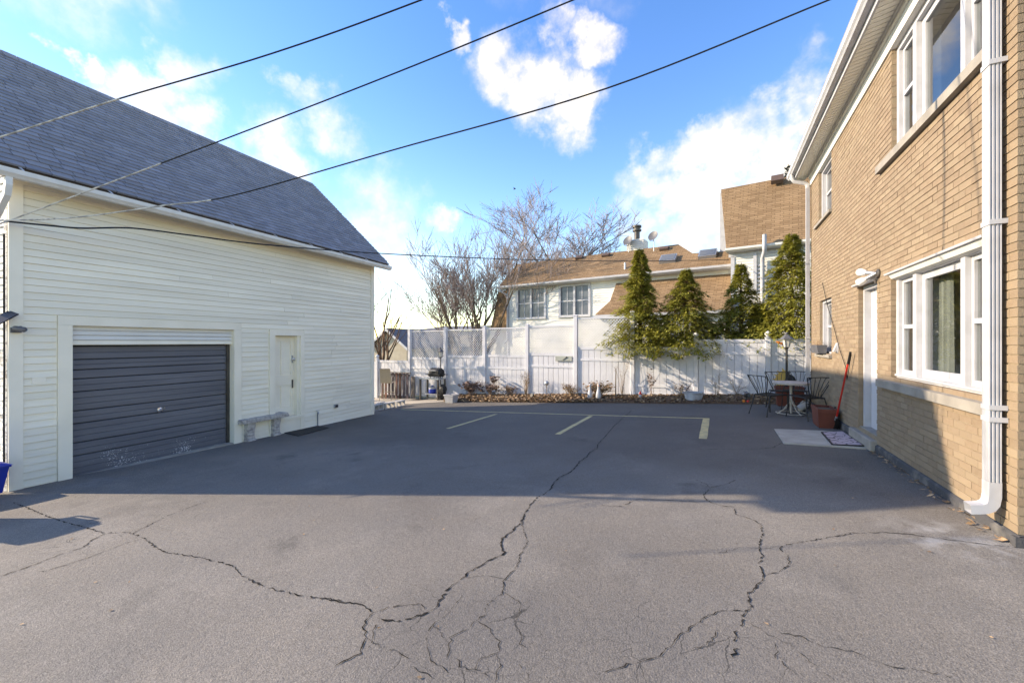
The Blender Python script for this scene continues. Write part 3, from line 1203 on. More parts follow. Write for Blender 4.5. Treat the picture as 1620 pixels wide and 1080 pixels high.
def tab_mesh(mb, t):
    u0, u1, ya, yb, lf = t
    h0, h1 = .026 + lf, .006
    A = [rp(u0, ya, h0), rp(u0, yb, h0), rp(u1, yb, h1), rp(u1, ya, h1), rp(u0, ya, .001), rp(u0, yb, .001)]
    mb.add(A, [(0, 1, 2, 3), (5, 1, 0, 4), (4, 0, 3), (5, 2, 1)])


def cam_size(p):
    d_ = p - O
    Z = -d_.x * ST + d_.y * CT
    X = d_.x * CT + d_.y * ST
    if Z < .3:
        return -1
    px, py = 810 + FPX * X / Z, 541 - FPX * d_.z / Z
    if px < -20 or px > 1640 or py < -30 or py > 1110:
        return -1
    return 1 / Z


def tab_key(t):
    p = rp(t[0], (t[2] + t[3]) / 2)
    return cam_size(bw(p.x, p.y, p.z))


tabs.sort(key=tab_key, reverse=True)
for t in tabs[:300]:
    mb = MB()
    tab_mesh(mb, t)
    mb.build('shingle', 'shingle', barn)
mb = MB()
for t in tabs[300:]:
    tab_mesh(mb, t)
mb.build('shingle_field', 'shingle', barn, kind='stuff')
# ridge caps
y = RY0
while y < RY1:
    mb = MB()
    y2 = min(y + .19, RY1)
    c = rp(SLEN, y)
    w1 = rp(SLEN - .14, y, .028)
    mb.prism([(c.x, y, c.z + .045), (w1.x, y, w1.z), (w1.x - .012, y, w1.z - .008), (c.x, y, c.z + .028), (2 * c.x - w1.x + .012, y, w1.z - .008), (2 * c.x - w1.x, y, w1.z)], (0, y2 - y - .008, 0))
    mb.build('ridge_cap', 'shingle', barn)
    y += .19
# rake boards
for yy in (RY0 + .005, RY1 - .03):
    for sgn in (0, 1):
        a, b = rp(0, yy, -.012), rp(SLEN, yy, -.012)
        if sgn:
            a = Vector((-BWID - (a.x), yy, a.z))
            b = Vector((-BWID - b.x, yy, b.z))
        MB().prism([a, b, b + Vector((0, 0, -.17)), a + Vector((0, 0, -.15))], (0, .025, 0)).build('rake_board', 'cream_trim', barn)
# eave: frieze, soffit, brown fascia, gutter
MB().box(.002, .035, -.02, BL + .02, 3.72, 3.93).build('frieze_board', 'cream', barn)
MB().prism([(.0, RY0 + .04, 3.79), (.33, RY0 + .04, 3.735), (.33, RY0 + .04, 3.755), (.0, RY0 + .04, 3.95)], (0, RY1 - RY0 - .08, 0)).build('soffit', 'cream', barn)
MB().box(.333, .352, RY0 + .03, RY1 - .03, 3.70, 3.835).build('fascia', 'bark', barn)
gut = MB()
gp = [(.354, 3.80), (.354, 3.69), (.43, 3.69), (.445, 3.715), (.465, 3.735), (.47, 3.80), (.478, 3.80), (.478, 3.73), (.45, 3.682), (.354, 3.682)]
gp = [(.354, 3.80), (.354, 3.682), (.435, 3.682), (.45, 3.705), (.472, 3.73), (.476, 3.79), (.468, 3.79), (.464, 3.735), (.442, 3.71), (.43, 3.69), (.362, 3.69), (.362, 3.80)]
gut.prism([(x, RY0, z_) for x, z_ in gp], (0, RY1 - RY0 + .02, 0))
go = gut.build('gutter', 'gutter', barn)
MB().prism([(.362, RY1, 3.69), (.43, RY1, 3.69), (.47, RY1, 3.735), (.47, RY1, 3.79), (.362, RY1, 3.79)], (0, .012, 0)).build('end_cap', 'gutter', go)
for i in range(9):
    ya = -.05 + i * .93
    MB().prism([(.345, ya, 3.86), (.36, ya, 3.865), (.474, ya, 3.80), (.474, ya, 3.785), (.465, ya, 3.785), (.465, ya, 3.795)], (0, .022, 0)).build('hanger', 'white', go)
# near downspout: elbow under the gutter, back along the front wall
ds = MB().tube([(.40, -.15, 3.70), (.40, -.15, 3.58), (.36, -.15, 3.46), (.18, -.16, 3.28), (-.12, -.16, 3.04), (-.22, -.14, 2.90), (-.24, -.13, 2.0), (-.24, -.13, -.35)], .045, 4)
ds.build('downspout', 'gutter', barn)
MB().tube([(-.015, -.06, 3.0), (-.03, -.055, 2.5), (-.012, -.06, 1.9), (-.04, -.05, 1.2), (-.02, -.06, .4), (-.03, -.055, -.3)], .012, 6).build('conduit', 'cable_black', barn, True)

# solar security camera on the barn corner
sc_ = thing('security_camera', 'grey security camera with small solar panel on the barn corner', 'camera', bw(.03, .03, 1.74), DA)
MB().box(.0, .03, -.05, .05, -.09, -.02).build('mount', 'cam_grey', sc_)
MB().tube([(.02, 0, -.05), (.09, .01, -.05), (.10, .02, .0)], .012, 6).build('arm', 'cam_grey', sc_, True)
cb = MB().lathe([(.0, 0), (.034, 0), (.036, .02), (.036, .13), (.02, .15), (.0, .15)], 14, (.04, -.02, -.03), Matrix.Rotation(R(25), 3, 'Z') @ Matrix.Rotation(R(98), 3, 'Y'))
cb.build('camera_body', 'cam_grey', sc_, True)
pl = MB().obox((.05, -.12, .11), (.17, .24, .014), Matrix.Rotation(R(40), 3, 'X') @ Matrix.Rotation(R(22), 3, 'Y'))
pl.build('solar_panel', 'panel_dark', sc_)
# ------------------------------------------------------------------ brick house on the right
HX, HY0, HLEN = 1.915, 4.269, 7.42
house = thing('brick_house', 'two storey tan brick house with white trim and gutters', 'house', (HX, HY0, 0))
# local: x into the house, y along the wall, z up


def hy(px, py, dx=0.0):
    return on_x(px, py, HX + dx).y - HY0


HWID = 9.0
COURSE, BLEN = .0677, .2032
ZBR, ZTOP = .14, 5.13
LW = (.36, 2.44, 1.055, 2.35)          # lower triple window
UW = (.36, 2.42, 3.855, 5.40)          # upper triple window runs up to the frieze
FL = (5.47, 6.48, 1.29, 2.39)          # far lower window
FU = (5.47, 6.58, 4.06, 5.40)          # far upper window
DR = (2.955, 3.785, .235, 2.36)        # door
HOLES = [LW, UW, FL, FU, DR]
DEPTH = .10
mw = MB()
grid_holes(mw, .0, HLEN, -.6, 5.5, [(h[0] - .004, h[1] + .004, h[2] - .004, h[3] + .004) for h in HOLES], lambda a, b, c, d_: mw.box(.007, .30, a + (.007 if a == 0 else 0), b, c, d_))
mw.build('wall', 'mortar', house)
# front wall (round the near corner) and the rest of the shell
MB().box(.3, HWID, .007, .28, -.6, 5.5).build('wall', 'mortar', house)
MB().box(.3, HWID, HLEN - .28, HLEN, -.6, 5.5).build('wall', 'mortar', house)
MB().box(HWID - .28, HWID, .28, HLEN - .28, -.6, 5.5).build('wall', 'mortar', house)

bricks = []          # (face, u0, u1, z0, z1)
rs = random.Random(5)
k = 0
z = ZBR
while z + COURSE < 5.42:
    z0, z1_ = z + .006, z + COURSE - .004
    zm = z + COURSE / 2
    off = (k % 2) * BLEN / 2
    for a, b in spans(0, HLEN, zm, HOLES):
        u = math.floor((a - off) / BLEN) * BLEN + off
        while u < b - .008:
            ua, ub = max(u, a), min(u + BLEN - .005, b)
            if ub - ua > .03:
                bricks.append((0, ua, ub, z0, z1_))
            u += BLEN
    if z < 5.3:
        u = DEPTH - off
        while u < HWID:
            ua, ub = max(u + .009, DEPTH + .004), min(u + BLEN, HWID)
            if ub - ua > .03:
                bricks.append((1, ua, ub, z0, z1_))
            u += BLEN
    z += COURSE
    k += 1


def brick_geo(mb, b):
    f, u0, u1, z0, z1_ = b
    j = rs.uniform(-.0015, .0015)
    if f == 0:
        x0, x1, y0, y1 = j, DEPTH, u0, u1
    else:
        x0, x1, y0, y1 = u0, u1, j, DEPTH
    c = .0025
    V_ = [(x0, y0, z0), (x1, y0, z0), (x1, y1, z0), (x0, y1, z0), (x0, y0, z1_), (x1, y0, z1_), (x1, y1, z1_), (x0, y1, z1_)]
    V_ = [(a + rs.uniform(-.001, .001), b_ + rs.uniform(-.001, .001), cc + rs.uniform(-.0015, .0015)) for a, b_, cc in V_]
    mb.add(V_, [(3, 2, 1, 0), (4, 5, 6, 7), (0, 1, 5, 4), (1, 2, 6, 5), (2, 3, 7, 6), (3, 0, 4, 7)])


def brick_key(b):
    f, u0, u1, z0, z1_ = b
    p = Vector((HX, HY0 + (u0 + u1) / 2, (z0 + z1_) / 2)) if f == 0 else Vector((HX + (u0 + u1) / 2, HY0, (z0 + z1_) / 2))
    s_ = cam_size(p)
    return s_ if f == 0 else s_ - .35


bricks.sort(key=brick_key, reverse=True)
for b in bricks[:300]:
    mb = MB()
    brick_geo(mb, b)
    mb.build('brick', 'brick', house)
mb = MB()
for b in bricks[300:]:
    brick_geo(mb, b)
mb.build('brick_field', 'brick', house, kind='stuff')

# footing
fz = [(-.045, 0), (-.02, HLEN)]
fm = MB()
nseg = 40
for i in range(nseg + 1):
    y = -.03 + i / nseg * (HLEN + .06)
    zt = ZBR + rnd.uniform(-.006, .003)
    fm.v += [(-.032 + rnd.uniform(-.004, .004), y, -.4), (-.022 + rnd.uniform(-.003, .003), y, zt - .02), (.0, y, zt), (.05, y, zt)]
    if i:
        b0 = (i - 1) * 4
        for q in range(3):
            fm.f.append((b0 + q, b0 + q + 1, b0 + q + 5, b0 + q + 4))
fm.build('footing', 'foundation', house)
MB().box(-.03, HWID, -.045, .004, -.5, ZBR - .006).build('footing', 'foundation', house)


def pane(parent, y0, y1, z0, z1_, x):
    MB().add([(x, y0, z0), (x, y0, z1_), (x, y1, z1_), (x, y1, z0)], [(0, 1, 2, 3)]).build('pane', 'glass', parent)


def sash(parent, y0, y1, z0, z1_, x, fr=.04, m='white', split=None):
    """one glazed sash as a frame with a pane; split = meeting rail height for a double hung"""
    f = MB()
    f.box(x, x + .04, y0, y0 + fr, z0, z1_)
    f.box(x, x + .04, y1 - fr, y1, z0, z1_)
    f.box(x + .001, x + .039, y0 + fr, y1 - fr, z0, z0 + fr * 1.2)
    f.box(x + .001, x + .039, y0 + fr, y1 - fr, z1_ - fr, z1_)
    if split:
        f.box(x - .008, x + .039, y0 + fr, y1 - fr, split - .022, split + .022)
    o = f.build('sash', m, parent)
    if split:
        pane(o, y0 + fr, y1 - fr, z0 + fr, split - .01, x + .015)
        pane(o, y0 + fr, y1 - fr, split + .01, z1_ - fr, x + .022)
    else:
        pane(o, y0 + fr, y1 - fr, z0 + fr, z1_ - fr, x + .018)
    return o


def triple_window(H, lower):
    y0, y1, z0, z1_ = H
    if not lower:
        z1_ = 5.14
    fo = bpy.data.objects.new('window', MB().box(.055, .24, y0 + .001, y1 - .001, z0 + .001, z0 + .05).mesh('window', 'white'))
    col.objects.link(fo)
    fo.parent = house
    fo['label'] = 'white triple window above the long stone sill' if lower else 'white triple window under the eaves'
    fr = MB()
    fr.box(.05, .25, y0 + .002, y0 + .075, z0 + .05, z1_ - .07)
    fr.build('jamb', 'white', fo)
    MB().box(.05, .25, y1 - .075, y1 - .002, z0 + .05, z1_ - .07).build('jamb', 'white', fo)
    MB().box(.05, .25, y0 + .002, y1 - .002, z1_ - .07, z1_ - .001).build('head', 'white', fo)
    MB().box(.035, .25, y0 + .002, y1 - .002, z0 + .05, z0 + .075).build('stool', 'white', fo)
    m1a, m1b = hy(1449.5, 541, .045), hy(1444.0, 541, .045)
    m2a, m2b = hy(1526.9, 541, .045), hy(1519.6, 541, .045)
    for a, b in ((m1a, m1b), (m2a, m2b)):
        MB().box(.045, .25, a, b, z0 + .075, z1_ - .072).build('mullion', 'white', fo)
    mid = z0 + (z1_ - z0) * .5
    sash(fo, y0 + .077, m2a - .002, z0 + .076, z1_ - .071, .085, .045, 'white', mid)
    sash(fo, m1b + .002, y1 - .077, z0 + .076, z1_ - .071, .085, .045, 'white', mid)
    sash(fo, m2b + .002, m1a - .002, z0 + .076, z1_ - .071, .095, .075, 'white')
    # what shows behind the glass
    for a, b in ((m2b + .06, m2b + .42), (m1a - .34, m1a - .05)) if lower else ():
        cm = MB()
        n = 24
        for i in range(n + 1):
            y = a + (b - a) * i / n
            x = .22 + .018 * math.sin(i * 1.9) + .006 * math.sin(i * .7)
            x2 = .23 + .03 * math.sin(i * 1.9 + .4)
            cm.v += [(x2, y + (.10 * (b - y) if a < m1a - .25 else -.12 * (y - a)), z0 + .0), (x, y, z1_ - .05)]
            if i:
                q = 2 * i
                cm.f.append((q - 2, q, q + 1, q - 1))
        cm.build('curtain', 'curtain', fo, True)
    return fo


LWo = triple_window(LW, True)
triple_window(UW, False)
# lower window drip cap
MB().prism([(-.05, LW[0] - .03, 2.352), (.06, LW[0] - .03, 2.352), (.06, LW[0] - .03, 2.385), (-.055, LW[0] - .03, 2.372)], (0, LW[1] - LW[0] + .09, 0)).build('drip_cap', 'white', LWo)
MB().prism([(.0, LW[0] + .01, 2.30), (.05, LW[0] + .01, 2.285), (.05, LW[0] + .01, 2.35), (-.03, LW[0] + .01, 2.35)], (0, LW[1] - LW[0] - .02, 0)).build('head_flashing', 'gutter', LWo)
# stone sills, each in slabs
for H, ya, yb in ((LW, .30, 2.80), (UW, .30, 2.82)):
    cuts = [ya, ya + 1.25, yb]
    for a, b in zip(cuts, cuts[1:]):
        mb = MB()
        mb.prism([(-.055, a + .002, H[2] - .115), (.13, a + .002, H[2] - .115), (.13, a + .002, H[2] - .002), (-.055, a + .002, H[2] - .022)], (0, b - a - .004, 0))
        mb.build('sill', 'limestone', house)


def small_window(H, ztop):
    y0, y1, z0, z1_ = H
    fo = bpy.data.objects.new('window', MB().box(.05, .22, y0 + .001, y1 - .001, z0 + .001, z0 + .04).mesh('window', 'white'))
    col.objects.link(fo)
    fo.parent = house
    for a, b in ((y0 + .001, y0 + .07), (y1 - .07, y1 - .001)):
        MB().box(.05, .22, a, b, z0 + .04, ztop - .06).build('jamb', 'white', fo)
    MB().box(.05, .22, y0 + .001, y1 - .001, ztop - .06, ztop).build('head', 'white', fo)
    sash(fo, y0 + .071, y1 - .071, z0 + .041, ztop - .061, .12, .045, 'white', (z0 + ztop) / 2)
    MB().prism([(-.05, y0 - .04, z0 - .075), (.12, y0 - .04, z0 - .075), (.12, y0 - .04, z0 - .002), (-.05, y0 - .04, z0 - .02)], (0, y1 - y0 + .30, 0)).build('sill', 'limestone', house)


small_window(FL, 2.388)
small_window(FU, 5.14)
# dark rooms behind
for a, b, c, d_ in ((.05, 2.9, .6, 2.75), (.05, 2.9, 3.4, 5.3), (5.2, 7.0, .9, 2.75), (5.2, 7.0, 3.6, 5.3)):
    r = MB()
    x0, x1 = .301, 2.6
    r.add([(x0, a, c), (x1, a, c), (x1, b, c), (x0, b, c), (x0, a, d_), (x1, a, d_), (x1, b, d_), (x0, b, d_)], [(0, 1, 2, 3), (7, 6, 5, 4), (4, 5, 1, 0), (5, 6, 2, 1), (6, 7, 3, 2)])
    r.build('room_lining', 'room', house)

# door in its recess
do = MB().box(.14, .18, DR[0] + .06, DR[1] - .06, DR[2], DR[3] - .06).build('entry_door', 'door_white', house)
do['label'] = 'plain white entry door'
for z0, z1_ in ((.36, .95), (1.10, 2.12)):
    for a, b in ((DR[0] + .14, DR[0] + .38), (DR[0] + .45, DR[0] + .69)):
        MB().box(.132, .1405, a, b, z0, z1_).build('door_panel', 'door_white', do)
MB().lathe([(.03, 0), (.012, .01), (.012, .04), (.03, .05), (.03, .065), (0, .072)], 12, (.14, DR[0] + .12, 1.22), Matrix.Rotation(R(-90), 3, 'Y')).build('door_knob', 'chrome', do, True)
for a, b in ((DR[0] + .002, DR[0] + .06), (DR[1] - .06, DR[1] - .002)):
    MB().box(.06, .20, a, b, DR[2], DR[3] - .06).build('door_frame', 'white', do)
MB().box(.06, .20, DR[0] + .002, DR[1] - .002, DR[3] - .06, DR[3] - .002).build('door_frame', 'white', do)
MB().box(.02, .30, DR[0] - .002, DR[1] + .002, DR[2] - .05, DR[2] + .006).build('threshold', 'limestone', do)
MB().prism([(-.075, DR[0] - .03, DR[3] + .008), (.06, DR[0] - .03, DR[3] + .004), (.06, DR[0] - .03, DR[3] + .05), (-.08, DR[0] - .03, DR[3] + .03)], (0, DR[1] - DR[0] + .06, 0)).build('drip_cap', 'white', do)
MB().cbox(-.075, .14, DR[0] - .02, DR[1] + .20, .03, DR[2] - .052, .012).build('door_step', 'limestone', house)

# frieze, soffit boards, fascia, gutter
fr = MB()
fr.box(-.022, .05, -.02, HLEN + .02, 5.135, 5.30)
fr.build('frieze_board', 'soffit', house)
MB().box(-.045, .05, -.02, HLEN + .02, 5.302, 5.36).build('frieze_moulding', 'soffit', house)
MB().box(-.06, .05, -.02, HLEN + .02, 5.362, 5.44).build('frieze_moulding', 'soffit', house)
pitch = .095
y = -.30
while y < HLEN + .28:
    mb = MB()
    mb.prism([(-.285, y, 5.362), (-.055, y, 5.405), (-.055, y, 5.42), (-.285, y, 5.378)], (0, pitch - .013, 0))
    mb.build('soffit_board', 'soffit', house)
    y += pitch
MB().prism([(-.287, -.32, 5.386), (-.02, -.32, 5.432), (-.02, -.32, 5.45), (-.287, -.32, 5.41)], (0, HLEN + .62, 0)).build('soffit_backing', 'darkmetal', house)
MB().box(-.312, -.286, -.33, HLEN + .31, 5.355, 5.56).build('fascia', 'white', house)
G0 = -.314
gp = [(G0, 5.55), (G0, 5.43), (G0 - .075, 5.43), (G0 - .09, 5.455), (G0 - .115, 5.48), (G0 - .12, 5.545), (G0 - .128, 5.555), (G0 - .112, 5.555), (G0 - .107, 5.485), (G0 - .082, 5.46), (G0 - .07, 5.438), (G0 - .008, 5.438), (G0 - .008, 5.55)]
hg = MB().prism([(x, -.34, z_) for x, z_ in gp], (0, HLEN + .66, 0)).build('gutter', 'white', house)
for yy in (-.345, HLEN + .315):
    MB().prism([(G0 - .004, yy, 5.55), (G0 - .004, yy, 5.432), (G0 - .075, yy, 5.432), (G0 - .12, yy, 5.48), (G0 - .122, yy, 5.55)], (0, .008, 0)).build('end_cap', 'white', hg)
# roof
MB().prism([(-.34, -.36, 5.56), (4.5, -.36, 6.9), (9.34, -.36, 5.56), (9.34, -.36, 5.50), (4.5, -.36, 6.80), (-.34, -.36, 5.565 - .03)], (0, HLEN + .70, 0)).build('roof', 'greyroof', house)
for yy in (.03, HLEN - .2):
    MB().prism([(.1, yy, 5.45), (4.5, yy, 6.78), (8.9, yy, 5.45)], (0, .15, 0)).build('gable_wall', 'brick', house)


def downspout(y, ztop, zbot, w, dpt, kick, label):
    """corrugated rectangular pipe on the wall, fed by an elbow from the gutter"""
    d_ = bpy.data.objects.new('downspout', None)
    col.objects.link(d_)
    d_.parent = house
    prof = []
    n = 5
    x0 = -.03
    pts = [(x0, y - w / 2)]
    for i in range(3):
        a = x0 - dpt * (i + .2) / 3
        b = x0 - dpt * (i + .8) / 3
        pts += [(a, y - w / 2), (a - .003, y - w / 2 + .009), (b + .003, y - w / 2 + .009), (b, y - w / 2)]
    pts += [(x0 - dpt, y - w / 2)]
    for i in range(n):
        a = y - w / 2 + w * (i + .2) / n
        b = y - w / 2 + w * (i + .8) / n
        pts += [(x0 - dpt, a), (x0 - dpt + .009, a + .004), (x0 - dpt + .009, b - .004), (x0 - dpt, b)]
    pts += [(x0 - dpt, y + w / 2), (x0, y + w / 2)]
    bpy.data.objects.remove(d_)
    o = MB().prism([(a, b, zbot) for a, b in pts], (0, 0, ztop - zbot)).build('downspout', 'white', house)
    return o


ya = .165
dsp = downspout(ya, 5.36, .47, .10, .065, True, '')
# lower elbow, squashed mouth kicked out over the asphalt
mb = MB()
prev = None
rings = []
path = [(-.062, .47, 0), (-.063, .36, 4), (-.070, .31, 22), (-.085, .28, 48), (-.112, .262, 72), (-.150, .252, 82), (-.195, .244, 84)]
for x, z_, ang in path:
    a = R(ang)
    tx, tz = -math.sin(a), -math.cos(a)
    nx2, nz2 = tz, -tx
    ring = []
    for sx_, sy_ in ((-1, -1), (-1, 1), (1, 1), (1, -1)):
        ring.append((x + nx2 * .034 * sx_, ya + .0505 * sy_, z_ + nz2 * .034 * sx_))
    rings.append(ring)
for r in rings:
    mb.v += r
for i in range(len(rings) - 1):
    for q in range(4):
        q2 = (q + 1) % 4
        mb.f.append((i * 4 + q, i * 4 + q2, i * 4 + 4 + q2, i * 4 + 4 + q))
mb.build('elbow', 'white', dsp)
for zc in (2.42, 3.62, 1.03, .94, 4.7):
    b = MB().box(-.10, -.0, ya - .058, ya + .058, zc - .018, zc + .018)
    b.build('strap', 'white', dsp)
MB().tube([(-.38, ya, 5.44), (-.38, ya, 5.39), (-.33, ya, 5.33), (-.14, ya, 5.30), (-.075, ya, 5.25), (-.072, ya, 5.20)], .052, 4).build('elbow', 'white', dsp)
yb = HLEN - .02
dsp2 = downspout(yb, 5.10, .15, .085, .07, False, '')
MB().tube([(-.37, yb, 5.46), (-.37, yb, 5.36), (-.33, yb, 5.29), (-.12, yb, 5.22), (-.07, yb, 5.16), (-.065, yb, 5.08)], .045, 8).build('elbow', 'white', dsp2, True)
MB().box(-.11, -.02, yb - .052, yb + .052, 3.32, 3.35).build('strap', 'galv', dsp2)
MB().box(-.11, -.02, yb - .052, yb + .052, 1.6, 1.63).build('strap', 'white', dsp2)

# twin floodlight over the door
fl = thing('floodlight', 'twin bulb floodlight on the brick beside the door head', 'light', (HX, HY0 + DR[0] - .10, 2.44))
MB().lathe([(.055, 0), (.055, .018), (.03, .035), (.0, .035)], 14, (-.0, 0, 0), Matrix.Rotation(R(-90), 3, 'Y')).build('base_plate', 'darkmetal', fl, True)
MB().tube([(-.02, .005, -.04), (-.05, .0, -.09), (-.04, -.02, -.14)], .012, 6).build('sensor', 'darkmetal', fl, True)
for a, dv in ((.10, Vector((-.55, .75, .22))), (-.0, Vector((-.62, .55, -.42)))):
    dv.normalize()
    s_ = MB().tube([(-.03, a * .2, 0), Vector((-.03, a * .2, 0)) + dv * .05, Vector((-.03, a * .2, 0)) + dv * .13], [.018, .024, .028], 10).build('socket', 'galv', fl, True)
    p0 = Vector((-.03, a * .2, 0)) + dv * .13
    MB().tube([p0, p0 + dv * .03, p0 + dv * .08, p0 + dv * .11, p0 + dv * .12], [.025, .042, .052, .045, .01], 12).build('bulb', 'bulb', s_, True)

# sconce, cable and stickers further along the wall
p = on_x(1325, 551, HX)
sc2 = thing('wall_vent_hood', 'small white hood vent on the brick wall above the broom', 'vent', (HX, p.y, p.z))
MB().prism([(0, -.06, .09), (-.015, -.06, .09), (-.07, -.06, -.06), (0, -.06, -.06)], (0, .12, 0)).build('hood', 'white', sc2)
MB().box(-.012, 0, -.07, .07, -.08, .10).build('flange', 'white', sc2)
p1, p2, p3 = on_x(1301, 447, HX - .02), on_x(1320, 520, HX - .02), on_x(1338, 580, HX - .02)
p4, p5 = on_x(1340, 600, HX - .02), on_x(1347, 560, HX - .02)
c = MB().tube([p1, p1.lerp(p2, .5) + Vector((0, 0, -.06)), p2, p2.lerp(p3, .5) + Vector((0, 0, -.05)), p3, p4, p4.lerp(p5, .5), p5], .006, 5).build('wall_cable', 'cable_black')
tag(c, 'thin dark cable drooping down the brick wall behind the broom', 'cable')

# planter on the far sill
p = on_x(1300, 555, HX)
pl_ = thing('window_planter', 'grey plastic window box with dry plants on the far sill', 'planter', (HX - .03, p.y - .1, FL[2]))
MB().prism([(-.10, -.32, 0), (.03, -.32, 0), (.05, -.32, .17), (-.13, -.32, .17)], (0, .66, 0)).build('box', 'dish', pl_)
MB().box(-.11, .03, -.30, .32, .165, .172).build('potting_soil', 'soil', pl_)
tw = MB()
for i in range(26):
    y = rnd.uniform(-.28, .3)
    tw.tube([(-.04, y, .17), (-.04 + rnd.uniform(-.05, .05), y + rnd.uniform(-.05, .05), .17 + rnd.uniform(.05, .14))], .003, 3)
tw.build('dry_stems', 'dry', pl_)

# concrete pad, pebble mat
pad = [on_g(*q) for q in ((1225, 679.5), (1240, 702), (1386, 713.5))]
q4 = Vector((1.86, 8.70, 0))
pts = [(pad[0].x, pad[0].y), (pad[1].x, pad[1].y), (1.86, 7.36), (1.86, 8.66)]
mb = MB().prism([(x, y, gz(x, y) - .05) for x, y in pts], (0, 0, .068))
o = mb.build('concrete_pad', 'concrete')
o['kind'] = 'structure'
mp = [on_g(*q) for q in ((1300, 686), (1317, 705.5), (1381.5, 709), (1349, 685.5))]
dm = thing('doormat', 'pinkish pebble pattern doormat on the concrete pad by the door', 'doormat', (mp[0].x, mp[0].y, gz(mp[0].x, mp[0].y)))
q = [Vector((v.x - mp[0].x, v.y - mp[0].y, gz(v.x, v.y) - gz(mp[0].x, mp[0].y) + .020)) for v in mp]
q[2].x = min(q[2].x, 1.84 - mp[0].x)
q[3].x = min(q[3].x, 1.84 - mp[0].x)
MB().prism(list(reversed(q)), (0, 0, .010)).build('mat_top', 'pebble_mat', dm)
edge = MB()
for a, b in zip(q, q[1:] + q[:1]):
    edge.bar(a + Vector((0, 0, .004)), b + Vector((0, 0, .004)), .022, .018)
edge.build('edging', 'black', dm)

# ------------------------------------------------------------------ white vinyl fence
FY = 13.5
posts = [(597, .78, 'n'), (648.3, 2.04, 'f'), (705, 2.06, 'f'), (766.7, 2.09, 'f'), (834.3, 2.12, 'f'), (911, 2.40, 'f'), (1001, 2.47, 'f'), (1101, 1.62, 'g'), (1215, 1.63, 'g')]
PX = [on_y(p[0], 541, FY).x for p in posts] + [3.05]
PX = [PX[0] - 1.80] + PX
posts = [(0, .72, 'n')] + posts
fence = thing('vinyl_fence', 'long white vinyl fence with lattice topped panels behind the yard', 'fence', (0, FY, 0))
# panel: zbot, top of solid part, mid rail, lattice top
panels = [(-.92, .66, .3, None), (-.92, .74, .3, None), (-.74, .90, .47, 1.99), (-.66, 1.00, .53, 2.02), (-.56, 1.05, .57, 2.05), (-.44, 1.13, .68, 2.09), (-.34, 1.35, .94, 2.34), (-.20, 1.37, .99, None), (-.12, 1.60, 1.20, None), (-.05, 1.61, 1.21, None)]
for i, (x, pz) in enumerate(zip(PX, posts)):
    zb = gz(x, FY) - .15
    zt = pz[1]
    wdt = .064
    po = MB().cbox(x - wdt, x + wdt, -wdt, wdt, zb, zt, .008).build('post', 'vinyl', fence)
    if pz[2] == 'f':
        MB().prism([(x - .075, -.075, zt), (x + .075, -.075, zt), (x + .075, .075, zt), (x - .075, .075, zt)], (0, 0, .018)).add([(x - .075, -.075, zt + .018), (x + .075, -.075, zt + .018), (x + .075, .075, zt + .018), (x - .075, .075, zt + .018), (x, 0, zt + .05)], [(0, 1, 4), (1, 2, 4), (2, 3, 4), (3, 0, 4)]).build('post_cap', 'vinyl', po)
    else:
        MB().lathe([(.085, 0), (.088, .015), (.07, .025), (.04, .04), (.045, .055), (.078, .095), (.085, .12), (.07, .155), (.03, .185), (.0, .205)], 12, (x, 0, zt)).build('post_cap', 'vinyl', po, True)
rs = random.Random(31)
for i, (zb, zs_, zm, zl) in enumerate(panels):
    xa, xb = PX[i] + .065, PX[i + 1] - .065
    zg = gz((xa + xb) / 2, FY) + .02
    pn = MB().box(xa, xb, -.027, .027, zg + .06, zg + .15).build('bottom_rail', 'vinyl', fence)
    MB().box(xa, xb, -.027, .027, zs_ - .09, zs_).build('top_rail', 'vinyl', fence)
    MB().box(xa, xb, -.027, .027, zm - .045, zm + .035).build('middle_rail', 'vinyl', fence)
    if i >= 7:
        zl2 = zg + .36
        MB().box(xa, xb, -.027, .027, zl2 - .03, zl2 + .04).build('low_rail', 'vinyl', fence)
    nb_ = 9
    wd = (xb - xa) / nb_
    bmesh_ = MB().cbox(.004, wd - .004, -.011, .011, zg + .10, zs_ - .05, .004).mesh('fence_board', 'vinyl')
    for k in range(nb_):
        bo = link('fence_board', bmesh_, fence)
        bo.location = (xa + k * wd, rs.uniform(-.003, .003), 0)
        # shadow joint behind
    MB().box(xa, xb, .024, .028, zg + .1, zs_ - .05).build('backing', 'vinyl', fence)
    if zl:
        MB().box(xa, xb, -.025, .025, zl - .05, zl).build('lattice_rail', 'vinyl', fence)
        lat = MB()
        z0, z1_ = zs_ + .001, zl - .051
        W, H_ = xb - xa, z1_ - z0
        sp = .098
        for layer, sg in ((0, 1), (1, -1)):
            c = -H_
            while c < W:
                # line x = xa + c + t (t = z - z0), clipped
                t0, t1 = max(0, -c), min(H_, W - c)
                if t1 - t0 > .02:
                    xs0, xs1 = xa + c + t0, xa + c + t1
                    if sg < 0:
                        xs0, xs1 = xa + xb - xs0, xa + xb - xs1
                    yl = -.006 + layer * .012
                    hw = .0165
                    P_ = [(xs0 - hw, yl, z0 + t0), (xs0 + hw, yl, z0 + t0), (xs1 + hw, yl, z0 + t1), (xs1 - hw, yl, z0 + t1)]
                    P_ = [(max(xa, min(xb, a)), b, c_) for a, b, c_ in P_]
                    lat.prism(P_, (0, .006, 0))
                c += sp
        lat.build('lattice', 'vinyl', fence, kind='stuff')
